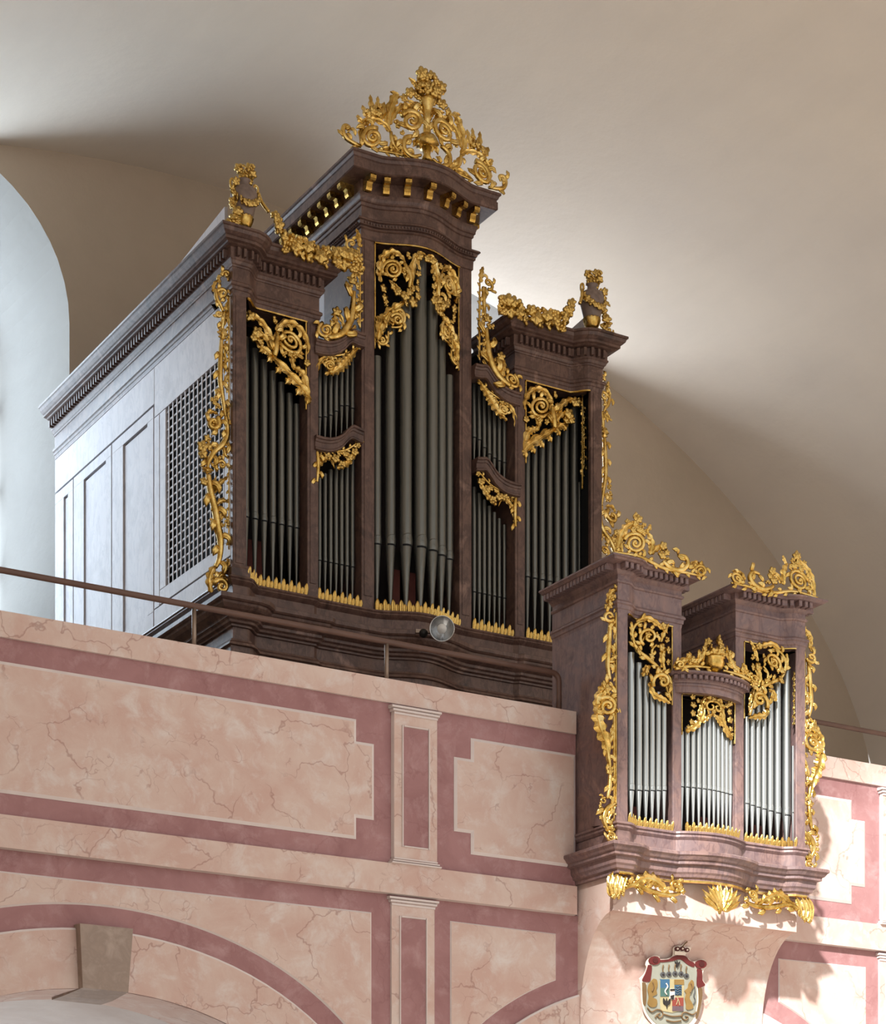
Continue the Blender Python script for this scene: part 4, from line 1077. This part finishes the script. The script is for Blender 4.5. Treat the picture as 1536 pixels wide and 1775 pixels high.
box('interior_back', XC - .21, XC + .21, 10.86, 10.89, 4.6, 5.6, M['dark'], PO)
box('case_back', XC - QW + .03, XC + QW - .03, QB - .03, QB, 4.56, 5.62, M['mauve'], PO)
for s in (-1, 1): 
    x0, x1 = sorted((s * .24, s * .70)); box('case_back', XC + x0, XC + x1, QB - .03, QB, 5.62, 6.2, M['mauve'], PO)
for x in (.10, .36, .52, -.45): box('wind_chest_board', XC + x - .05, XC + x + .04, 10.80, 10.83, 4.69, 4.86, M['redwood'], PO)
for P in (Q_left, Q_right):
    sweep('architrave', P, [(-.15, 6.03), (0, 6.028), (.010, 6.022), (.018, 6.012), (.018, 6.002), (.010, 5.996), (.008, 5.975), (.002, 5.970), (0, 5.950), (-.15, 5.950)], M['mauve'], PO)
    sweep('frieze', P, [(0, 6.20), (0, 6.148), (.010, 6.146), (.012, 6.138), (.008, 6.130), (0, 6.126), (0, 6.02)], M['mauve'], PO, False)
    c = sweep('cornice', P, [(-.2, 6.262), (.096, 6.262), (.102, 6.257), (.102, 6.249), (.090, 6.244), (.080, 6.236), (.070, 6.234), (.026, 6.233), (.026, 6.198), (.022, 6.195), (.012, 6.185), (.0, 6.175)], M['mauve'], PO)
    PP = Q_left
    for seg, sp, ins in ((PP[:2], .036, .02), (PP[1:-1], .037, .015), (PP[-2:], .037, .03)):
        for x, y, a in walk(seg, .036, sp, ins):
            if P is Q_right: x = 2 * XC - x; a = -a
            inst('dentil', DENTS, c, (x, y, 6.216), (0, 0, a), (1.3, 2.0, 1.1))
    x0, x1 = (XC - QW + .02, XC - .24) if P is Q_left else (XC + .24, XC + QW - .02)
    box('roof', x0, x1, 10.68, QB - .01, 6.235, 6.255, M['dark'], PO)
sweep('architrave', Q_mid, [(-.08, 5.612), (0, 5.610), (.008, 5.602), (.008, 5.590), (.0, 5.585), (0, 5.550), (-.08, 5.550)], M['mauve'], PO)
c = sweep('cornice', Q_mid, [(-.2, 5.672), (.050, 5.672), (.055, 5.667), (.055, 5.660), (.044, 5.654), (.036, 5.650), (.020, 5.650), (.020, 5.622), (.012, 5.618), (.006, 5.608), (0, 5.604)], M['mauve'], PO)
for x, y, a in walk(Q_mid[1:-1], .02, .0345, .012): inst('dentil', DENTS, c, (x, y, 5.636), (0, 0, a), (1.15, 1.3, .72))
box('roof', XC - .21, XC + .21, 10.70, 11.0, 5.652, 5.665, M['dark'], PO)
# gilt edges
def qstrip(x0, x1, z0, z1, y):
    x0, x1 = sorted((x0, x1)); box('gilt_edge', XC + x0, XC + x1, y - .006, y + .01, z0, z1, M['gold'], PO, .002)
for s in (-1, 1):
    qstrip(s * .278, s * .286, 5.47, 5.948, 10.645); qstrip(s * .730, s * .738, 4.80, 5.95, 10.60)
    qstrip(s * .202, s * .210, 5.30, 5.548, 10.645)
    pth = [(XC + x, qfront(x) + .003) for x in [-.654, -.645] + xr(-.63, -.56, 5) + [-.28]]
    if s > 0: pth = [(2 * XC - x, y) for x, y in pth[::-1]]
    sweep('gilt_edge', pth, [(0, 5.955), (.009, 5.953), (.009, 5.946), (0, 5.944)], M['gold'], PO); cresting(PO, pth, 4.697, .062, .0205)
    pth = [(XC + x, qfront(x)) for x in qx[:-1]]
    if s > 0: pth = [(2 * XC - x, y) for x, y in pth[::-1]]
    sweep('gilt_bead', pth, [(.010, 4.398), (.020, 4.394), (.020, 4.384), (.010, 4.380)], M['gold'], PO)
pm = [(XC + x, qfront(x) + .003) for x in xr(-.205, .205, 20)]
sweep('gilt_edge', pm, [(0, 5.556), (.009, 5.554), (.009, 5.547), (0, 5.545)], M['gold'], PO); cresting(PO, [(XC + x, qbow(x) + .012) for x in xr(-.205, .205, 20)], 4.697, .062, .0205)
sweep('gilt_bead', [(XC + x, qbow(x)) for x in xr(-.26, .26, 26)], [(.010, 4.398), (.020, 4.394), (.020, 4.384), (.010, 4.380)], M['gold'], PO)
# pipes
QU = [1160 + x * Z['P5'][2] for x in (541, 580, 620, 661, 706, 757, 820, 866)]
for s, w in ((-1, "the small organ's left tower"), (1, "the small organ's right tower")):
    rr = [.0168, .0172, .0176, .0185, .0205, .0225, .0275, .0105]; rows = []
    for k, r in enumerate(rr):
        x = at(QU[k], 1400, 10.672)[0] - XC
        rows.append((s * x, r, (5.49 + .052 * k + (.06 if k == 6 else 0)) if k < 7 else 5.36, 4.945 - .006 * k if k < 7 else 4.935))
    pipe_row(PU_TIN, rows, 4.705, lambda x: 10.672, w, 'pipes of the small organ')
rows = []
for k in range(11):
    x = -.190 + .038 * k; d = abs(k - 5)
    rows.append((x, .0158, 5.475 - .030 * d, 4.985))
pipe_row(PU_TIN, rows, 4.705, lambda x: qfront(x) + .035, "the small organ's low centre field", 'pipes of the small organ')
# carvings of the small organ
q_shade = [('Z8', [S([(1160, 1655), (1080, 1420), (965, 1302), (882, 1232), (838, 1110), (868, 1022), (950, 985)], 17), C(965, 1128, 78, 1.6, 120, 1, 16), L([(872, 1000), (960, 970), (1060, 1030), (1135, 1100)], 58, 6),
    S([(1012, 1352), (1000, 1240), (1040, 1190)], 13), L([(1080, 1165), (1110, 1080), (1150, 1010)], 44, 4), L([(1092, 1385), (1080, 1290), (1110, 1230)], 66, 4), L([(925, 1450), (950, 1390), (995, 1372)], 56, 4),
    C(1080, 1500, 82, 1.2, 150, 1, 20), L([(985, 1500), (1020, 1600), (1095, 1640), (1165, 1680)], 66, 6), L([(830, 1000), (828, 1080), (842, 1170)], 38, 4), L([(1120, 1420), (1150, 1500), (1160, 1600)], 44, 4), L([(900, 1200), (930, 1130), (960, 1080)], 40, 3)]
    + FL((962, 1122, 46), (1085, 1222, 46), (1135, 1240, 36), (960, 1412, 36), (888, 1252, 38), (1085, 1040, 34), (1078, 1478, 30), (1000, 1300, 26), (1130, 1340, 30)) + BE((1040, 1110, 26), (1130, 1150, 28)))]
carve(PO, 'pipe_shade', 10.63, q_shade); carve(PO, 'pipe_shade', 10.63, q_shade, only_mirror=True)
strand = [('P3', [S([(872, 945), (874, 1100), (872, 1315)], 7)] + FL(*[(872, 965 + 39 * k, 15) for k in range(10)]))]
carve(PO, 'flower_strand', 10.625, strand); carve(PO, 'flower_strand', 10.625, strand, only_mirror=True)
q_mid = [('P5', [L([(100, 350), (165, 312), (210, 240), (232, 150)], 56, 6), C(262, 182, 42, 1.1, 300, -1, 11), L([(290, 135), (240, 118), (195, 165)], 44, 4), L([(215, 290), (250, 250), (285, 232)], 40, 4), L([(180, 260), (200, 190), (215, 120)], 36, 4)]
    + FL((140, 112, 24), (142, 170, 27), (140, 228, 27), (128, 288, 22), (112, 322, 17), (285, 128, 24), (285, 214, 20), (175, 140, 20)))]
carve(PO, 'pipe_shade', lambda x: qfront(x) + .0, q_mid, half=True, axis=('P5', 285, 180))
q_wing = [('Z8', [S([(712, 720), (712, 1200), (704, 1760)], 12), L([(630, 850), (655, 765), (712, 722)], 66, 4), C(638, 955, 48, 1.3, 30, 1, 16), S([(655, 1000), (640, 1200), (632, 1370), (652, 1480)], 20), L([(676, 930), (694, 1040), (690, 1150)], 38, 4),
    S([(632, 1332), (690, 1334)], 13), S([(690, 1180), (680, 1290), (690, 1420)], 10), L([(545, 1660), (580, 1560), (650, 1478)], 66, 5), C(622, 1705, 84, 1.7, 230, 1, 20), L([(650, 1500), (690, 1600), (690, 1700)], 46, 4)]
    + FL((706, 712, 30), (650, 852, 42), (622, 880, 30), (682, 1292, 28), (620, 1560, 46), (562, 1622, 38), (600, 1520, 34), (640, 1600, 30)) + BE((664, 800, 34), (640, 1640, 26))),
    ('P4', [S([(462, 40), (462, 500), (462, 1090)], 10), L([(312, 250), (330, 130), (400, 70)], 72, 5), L([(400, 150), (330, 250), (345, 370), (392, 500), (420, 660)], 120, 7), S([(322, 300), (352, 410), (400, 530), (422, 640), (420, 700)], 16), L([(470, 320), (432, 450), (412, 600)], 46, 5), L([(330, 330), (375, 440), (405, 560)], 40, 4),
    S([(425, 720), (420, 820), (402, 910)], 17), C(376, 926, 26, 1.2, 300, -1, 10), S([(465, 945), (402, 990), (378, 1065), (412, 1150)], 20), L([(470, 950), (430, 1010), (400, 1090)], 46, 4), C(424, 1206, 42, 1.7, 250, 1, 13), L([(385, 1110), (420, 1150), (470, 1150)], 44, 4)]
    + FL((418, 702, 32), (352, 972, 20), (350, 1014, 20), (352, 1056, 20), (430, 1130, 26)))]
carve(PO, 'side_wing', 10.615, q_wing); carve(PO, 'side_wing', 10.615, q_wing, only_mirror=True)
q_under = [('P4', [L([(436, 1660), (420, 1560), (455, 1465)], 56, 2), L([(462, 1670), (450, 1570), (490, 1470)], 56, 2), L([(492, 1668), (486, 1570), (520, 1475)], 56, 2), L([(520, 1645), (530, 1565), (560, 1490)], 56, 2), S([(545, 1590), (620, 1572), (720, 1612), (810, 1642), (900, 1652), (965, 1636)], 20),
    L([(600, 1575), (700, 1525), (790, 1560), (880, 1640)], 105, 7), C(928, 1572, 40, 1.6, 100, 1, 14), L([(540, 1600), (590, 1560), (640, 1565)], 44, 3), L([(700, 1600), (740, 1625), (790, 1640)], 36, 3)] + FL((450, 1662, 24), (488, 1664, 24), (520, 1645, 21), (978, 1622, 28)) )]
carve(PO, 'hanging_carving', 10.60, q_under); carve(PO, 'hanging_carving', 10.60, q_under, only_mirror=True)
shell = [('P4', [L([(1160, 1755), (1095, 1690), (1015, 1595)], 56, 2), L([(1162, 1755), (1108, 1670), (1050, 1570)], 56, 2), L([(1164, 1755), (1124, 1660), (1090, 1555)], 56, 2), L([(1165, 1755), (1146, 1655), (1132, 1548)], 54, 2), L([(1150, 1755), (1085, 1715), (1020, 1650)], 44, 2)] + FL((1140, 1750, 22)))]
sh = carve(PO, 'shell_carving', 10.535, shell, half=True, axis=('P4', 1165, 1700), yoff=.02)
V, Fc = leaf_vf(cat([(XC, 10.535, 4.20), (XC, 10.525, 4.38)], 9), .05, 4); mk('leaf', V, Fc, M['gold'], sh)
# crowning carvings
topc = [('Z8', [C(855, 350, 92, 2.2, 200, 1, 18), L([(705, 420), (738, 270), (815, 195), (900, 180)], 66, 7), L([(985, 440), (995, 335), (950, 235)], 66, 5), L([(760, 420), (740, 340), (780, 260)], 46, 4), L([(1000, 430), (1060, 380), (1125, 410)], 56, 4),
    S([(1085, 500), (1160, 562), (1242, 572), (1292, 522), (1270, 462), (1212, 452)], 20), L([(1120, 540), (1205, 585), (1300, 545)], 46, 4), C(1402, 580, 52, 1.7, 180, 1, 15), L([(1320, 545), (1360, 508), (1440, 522)], 44, 4), S([(680, 425), (900, 465), (1100, 560), (1300, 598), (1450, 632)], 14),
    L([(880, 200), (872, 140), (868, 85)], 50, 3), L([(960, 250), (985, 215), (990, 185)], 40, 3)] + FL((882, 150, 38), (862, 192, 38), (892, 232, 38), (838, 242, 32), (930, 262, 32), (1092, 372, 38), (1082, 450, 42), (800, 170, 28), (1120, 430, 28)) + BE((850, 130, 26), (1130, 480, 28), (920, 200, 28)))]
for sgn, side in ((1, 'left'), (-1, 'right')):
    t = empty('crest', (XC - sgn * .5, 10.56, 6.262), "low gilded scroll and flower crest on the small organ's %s tower" % side, 'carved crest', 'crests of the small organ')
    carve(t, 'crest', 10.555, topc, only_mirror=sgn < 0, thing=t)
def px3(x, y, Y): ox, oy, s = Z['P3']; return at(ox + x * s, oy + y * s, Y)
bk = empty('flower_basket', (XC, 10.60, 5.672), "gilded flower basket between scrolls on the small organ's low centre field", 'carved basket')
bz = 5.672
def bpart(n, pr, **k):
    V, Fc = lathe_vf(pr, 30, (XC, 10.60, bz), **k); return mk(n, V, Fc, M['gold'], bk, True)
bpart('foot', [(.060, 0), (.060, .012), (.035, .022), (.030, .034)]); bpart('bowl', [(.03, .03), (.058, .05), (.07, .08), (.066, .105), (.076, .112), (.07, .12), (.02, .122)], flute=.14, fl_n=16, fl_z=(.04, .1))
r2 = random.Random(4)
for k in range(22):
    a = r2.uniform(0, 6.28); e = r2.random()
    inst('flower', FLOWER if k % 4 else BERRY, bk, (XC + .075 * math.cos(a) * (1 - .6 * e), 10.59 + .04 * math.sin(a), bz + .125 + .10 * e), (r2.uniform(-.8, .1), r2.uniform(0, 6), r2.uniform(-.7, .7)), r2.uniform(.026, .036))
base = [('P3', [L([(50, 918), (130, 872), (205, 882), (262, 805), (270, 735)], 62, 7), C(82, 905, 30, 1.4, 200, 1, 10), L([(125, 880), (150, 840), (165, 820)], 44, 3), S([(55, 930), (170, 915), (300, 925)], 13), S([(210, 890), (250, 830), (265, 770)], 16)] + FL((165, 868, 28), (255, 790, 24), (230, 850, 22)))]
carve(bk, 'basket', 10.57, base, half=True, axis=('P3', 345, 870), thing=bk)

# ------------------------------------------------------------------ hand rails on the parapet
def tube_obj(name, pts, r, mat, par, seg=10):
    V, Fc = tube_vf(pts, r, seg); return mk(name, V, Fc, mat, par, True)
YR = 11.12
t = empty('handrail', (5.0, YR, ZT), 'brown metal handrail on posts along the parapet in front of the large organ', 'handrail')
corner = [(7.50 + .045 * math.sin(R(a)), YR, 5.705 - .045 * (1 - math.cos(R(a)))) for a in (0, 22, 45, 68, 90)]
tube_obj('rail', [(.55, YR, 5.705), (3, YR, 5.705), (6, YR, 5.705)] + corner + [(7.545, YR, 5.55), (7.545, YR, ZT - .005)], .0175, M['iron'], t)
for x in (2.6, 3.84, 5.08, 6.32):
    p = tube_obj('post', [(x, YR, ZT - .005), (x, YR, 5.695)], .013, M['steel'], t)
    V, Fc = lathe_vf([(.028, 0), (.028, .006), (.015, .010)], 14, (x, YR, ZT)); mk('post_flange', V, Fc, M['steel'], p, True)
t = empty('handrail', (10.6, YR, ZT), 'brown metal handrail on the parapet to the right of the small organ', 'handrail')
tube_obj('rail', [(9.135, YR, ZT - .005), (9.135, YR, 5.66)] + [(9.18 - .045 * math.cos(R(a)), YR, 5.66 + .045 * math.sin(R(a))) for a in (30, 60, 90)] + [(12, YR, 5.705), (16.2, YR, 5.705)], .0165, M['iron'], t)
for x in (10.75, 12.2): tube_obj('post', [(x, YR, ZT - .005), (x, YR, 5.695)], .013, M['steel'], t)

# ------------------------------------------------------------------ clamp lamp on the pedestal cornice
lp = at(766, 1090, 13.62)
t = empty('clamp_lamp', (lp[0], lp[1], lp[2]), 'round clamp lamp with aluminium reflector and bulb under the centre tower', 'lamp')
dirv = Vector((-.42, -.80, -.22)); t.rotation_euler = dirv.to_track_quat('Z', 'Y').to_euler(); t.scale = (1.25,) * 3; ORG[t] = Vector((0, 0, 0))
def lpart(n, pr, m, seg=28):
    V, Fc = lathe_vf(pr, seg); return mk(n, V, Fc[:-2] if n == 'reflector' else Fc, m, t, True)
lpart('reflector', [(.022, -.075), (.036, -.055), (.052, -.030), (.064, .0), (.070, .014), (.072, .014), (.067, -.004), (.056, -.033), (.040, -.058), (.024, -.080)], M['silver'])
lpart('rim', [(.069, .010), (.074, .012), (.074, .020), (.069, .020), (.069, .010)], M['silver'])
lpart('socket', [(.024, -.13), (.026, -.12), (.026, -.075), (.018, -.06), (.018, -.04)], M['black'])
V = []; Fc = []; ball((0, 0, -.012), .036, V, Fc, 18, 12); mk('bulb', V, Fc, flat('bulb_glass', (214, 214, 212), .12), t, True)
V, Fc = tube_vf([(0, 0, -.12), (-.03, .0, -.14), (-.085, -.01, -.10), (-.105, -.02, -.06)], .008, 8); mk('arm', V, Fc, M['black'], t, True)
V = []; Fc = []; ball((-.105, -.024, -.05), .027, V, Fc, 12, 8); mk('clamp_knob', V, Fc, M['black'], t, True)
V, Fc = box_vf(-.15, -.06, -.02, .0, -.16, -.05); mk('clamp', V, Fc, M['steel'], t)

# ------------------------------------------------------------------ coat of arms on the cove of the bracket
def cpt(x, y, off=0.0):
    ox, oy, s = Z['CA']; Y = 10.95
    for _ in range(8):
        p = at(ox + x * s, oy + y * s, Y); Y = 10.853 + (4.05 - p[2]) / .47 * .137      # flat board leaning against the cove
    return (p[0], Y - off, p[2])
ca = empty('coat_of_arms', cpt(700, 1000), 'painted coat of arms with red mantle, crown and lions on the bracket', 'coat of arms')
PA = {k: flat('heraldic_' + k, tuple(int(v * (.95 if k == 'white' else .80)) for v in c)) for k, c in dict(white=(226, 214, 202), field=(176, 178, 164), red=(112, 34, 34), darkred=(84, 26, 26), blue=(62, 112, 150), green=(78, 118, 112), gold=(158, 124, 66), cream=(206, 192, 146), scarlet=(158, 70, 58), plum=(116, 92, 100), black=(40, 36, 36), grey=(94, 96, 98), tan=(128, 98, 62)).items()}
def cpoly(name, pts, mat, lay, parent=ca, smooth=True):
    q_ = cat(pts + [pts[0]], 4)[:-1] if smooth else pts
    f = [cpt(x, y, .003 * lay + .003) for x, y in q_]; b = [cpt(x, y, .003 * lay - .003) for x, y in q_]; n = len(f)
    Fc = [list(range(n)), list(range(n, 2 * n))[::-1]] + [(i, n + i, n + (i + 1) % n, (i + 1) % n) for i in range(n)]
    return mk(name, f + b, Fc, PA[mat], parent)
def cline(name, pts, w, mat, lay, parent=ca):
    P = [cpt(x, y, .003 * lay + .002) for x, y in cat(pts, 5)]; r = w * Z['CA'][2] * .0033
    V, Fc = tube_vf(P, r, 6); return mk(name, V, Fc, PA[mat], parent, True)
def cdisc(name, x, y, r, mat, lay, parent=ca, ry=None): return cpoly(name, [(x + r * math.cos(R(a)), y + (ry or r) * math.sin(R(a))) for a in range(0, 360, 30)], mat, lay, parent, False)
cpoly('board', [(130, 730), (165, 900), (170, 1100), (220, 1330), (330, 1500), (480, 1640), (700, 1700), (930, 1650), (1100, 1540), (1200, 1350), (1250, 1100), (1250, 900), (1320, 850), (1262, 760), (1262, 620), (1330, 500), (1290, 400), (1210, 390), (1080, 430), (1010, 380), (950, 310), (1050, 200), (1010, 165), (930, 160), (975, 70), (880, 140), (790, 150), (735, 190), (725, 320), (640, 370), (505, 385), (490, 340), (400, 320), (285, 385), (245, 480), (262, 540), (222, 640)], 'white', 0)
cpoly('mantle_lining', [(340, 520), (480, 425), (640, 405), (780, 350), (900, 395), (1000, 480), (1100, 510), (1150, 620), (1140, 800), (1150, 1100), (1100, 1400), (950, 1560), (700, 1640), (470, 1560), (300, 1400), (215, 1200), (205, 900), (300, 780)], 'field', 1)
for pts in ([(285, 490), (345, 515), (330, 700), (300, 790), (180, 770), (235, 640)], [(1150, 560), (1232, 580), (1245, 760), (1290, 850), (1160, 890), (1150, 700)], [(500, 400), (640, 392), (760, 328), (930, 328), (1010, 408), (1095, 455), (1090, 530), (980, 485), (850, 392), (700, 425), (500, 445)],
            [(180, 800), (240, 830), (250, 1000), (235, 1200), (200, 1180), (185, 1000)], [(1170, 900), (1235, 910), (1235, 1100), (1170, 1400), (1130, 1420), (1180, 1150)]): cpoly('mantle', pts, 'red' if pts[0][1] < 600 else 'tan', 2)
for x, y, r in ((390, 415, 105), (1212, 480, 105)):
    k = cdisc('mantle_knot', x, y, r, 'red', 3, ry=r * .75); cdisc('fold', x + 10, y - 5, r * .45, 'darkred', 4, k)
kr = cpoly('crown', [(745, 245), (930, 262), (925, 322), (745, 312)], 'white', 3, smooth=False)
for x, y, r in ((790, 208, 44), (880, 205, 40), (962, 228, 40)): cdisc('crown_arch', x, y, r, 'darkred', 4, kr); cdisc('crown_pearl', x, y, r * .4, 'white', 5, kr)
cline('crown_cross', [(880, 170), (920, 120), (965, 80)], 12, 'tan', 4, kr)
sh = cpoly('shield', [(480, 770), (540, 735), (720, 745), (880, 740), (920, 780), (910, 1000), (905, 1300), (700, 1340), (500, 1300), (490, 1000)], 'cream', 2, smooth=False)
for n, a, b, c, d, m in (('quarter', 492, 655, 745, 900, 'blue'), ('quarter', 492, 655, 900, 1052, 'green'), ('quarter', 745, 868, 850, 1030, 'blue'), ('quarter', 740, 910, 752, 840, 'gold'), ('quarter', 705, 900, 1072, 1222, 'scarlet'), ('quarter', 705, 900, 1222, 1310, 'plum'), ('inescutcheon', 650, 748, 910, 1110, 'white')):
    cpoly(n, [(a, c), (b, c), (b, d), (a, d)], m, 3, sh, False)
cline('stork', [(590, 820), (615, 880), (570, 960), (600, 1020)], 14, 'white', 4, sh)
cpoly('eagle', [(605, 1270), (590, 1210), (545, 1180), (545, 1080), (585, 1140), (600, 1080), (620, 1140), (665, 1080), (660, 1180), (620, 1215)], 'black', 4, sh)
cpoly('escutcheon_charge', [(660, 920), (745, 915), (740, 950), (665, 955)], 'black', 4, sh, False); cpoly('escutcheon_charge', [(665, 1040), (735, 1020), (720, 1100), (680, 1110)], 'black', 4, sh, False)
for k in range(4): cline('wave', [(755, 870 + 42 * k), (790, 890 + 42 * k), (825, 868 + 42 * k), (862, 888 + 42 * k)], 8, 'grey', 4, sh)
cline('ray', [(790, 1080), (815, 1140), (830, 1210)], 9, 'cream', 4, sh); cline('ray', [(770, 1200), (790, 1140), (800, 1090)], 7, 'cream', 4, sh)
for x, y in ((540, 660), (645, 655), (755, 645), (860, 650), (955, 685)):
    h = cdisc('helmet', x, y, 46, 'grey', 3); cline('plume', [(x, y - 40), (x - 8, y - 110), (x + 6, y - 170)], 12, 'tan', 3, h); cdisc('visor', x, y + 6, 18, 'black', 4, h)
cpoly('crest_eagle', [(785, 545), (765, 490), (745, 420), (775, 455), (785, 410), (800, 455), (840, 430), (812, 500)], 'black', 4)
for n, pts in (('lion', [(370, 735), (430, 760), (440, 860), (420, 930), (430, 1010), (350, 1060), (430, 1110), (420, 1220), (330, 1240), (270, 1180), (290, 1060), (270, 930), (300, 820)]), ('lion', [(1050, 755), (1085, 800), (1080, 900), (1030, 990), (1010, 1080), (1060, 1180), (1070, 1260), (960, 1285), (950, 1190), (930, 1090), (950, 1010), (925, 950), (980, 900), (1000, 820)])):
    l = cpoly(n, pts, 'gold', 3); cline('mane', [(pts[0][0] - 20, pts[0][1] + 60), (pts[0][0], pts[0][1] + 140), (pts[0][0] - 30, pts[0][1] + 230)], 12, 'tan', 4, l)
cline('lion_tail', [(1075, 1190), (1110, 1120), (1085, 1040), (1105, 960), (1095, 870)], 11, 'grey', 3)
for pts in ([(262, 1250), (335, 1325), (430, 1282), (520, 1312), (532, 1390), (475, 1432), (438, 1375), (488, 1352)], [(1130, 1325), (1060, 1372), (950, 1332), (882, 1352), (880, 1432), (940, 1470), (985, 1422), (930, 1400)], [(400, 1430), (420, 1390), (450, 1400)], [(540, 1360), (700, 1405), (880, 1392)], [(600, 1470), (720, 1500), (860, 1480)]): cline('scroll_ornament', pts, 14, 'tan', 3)
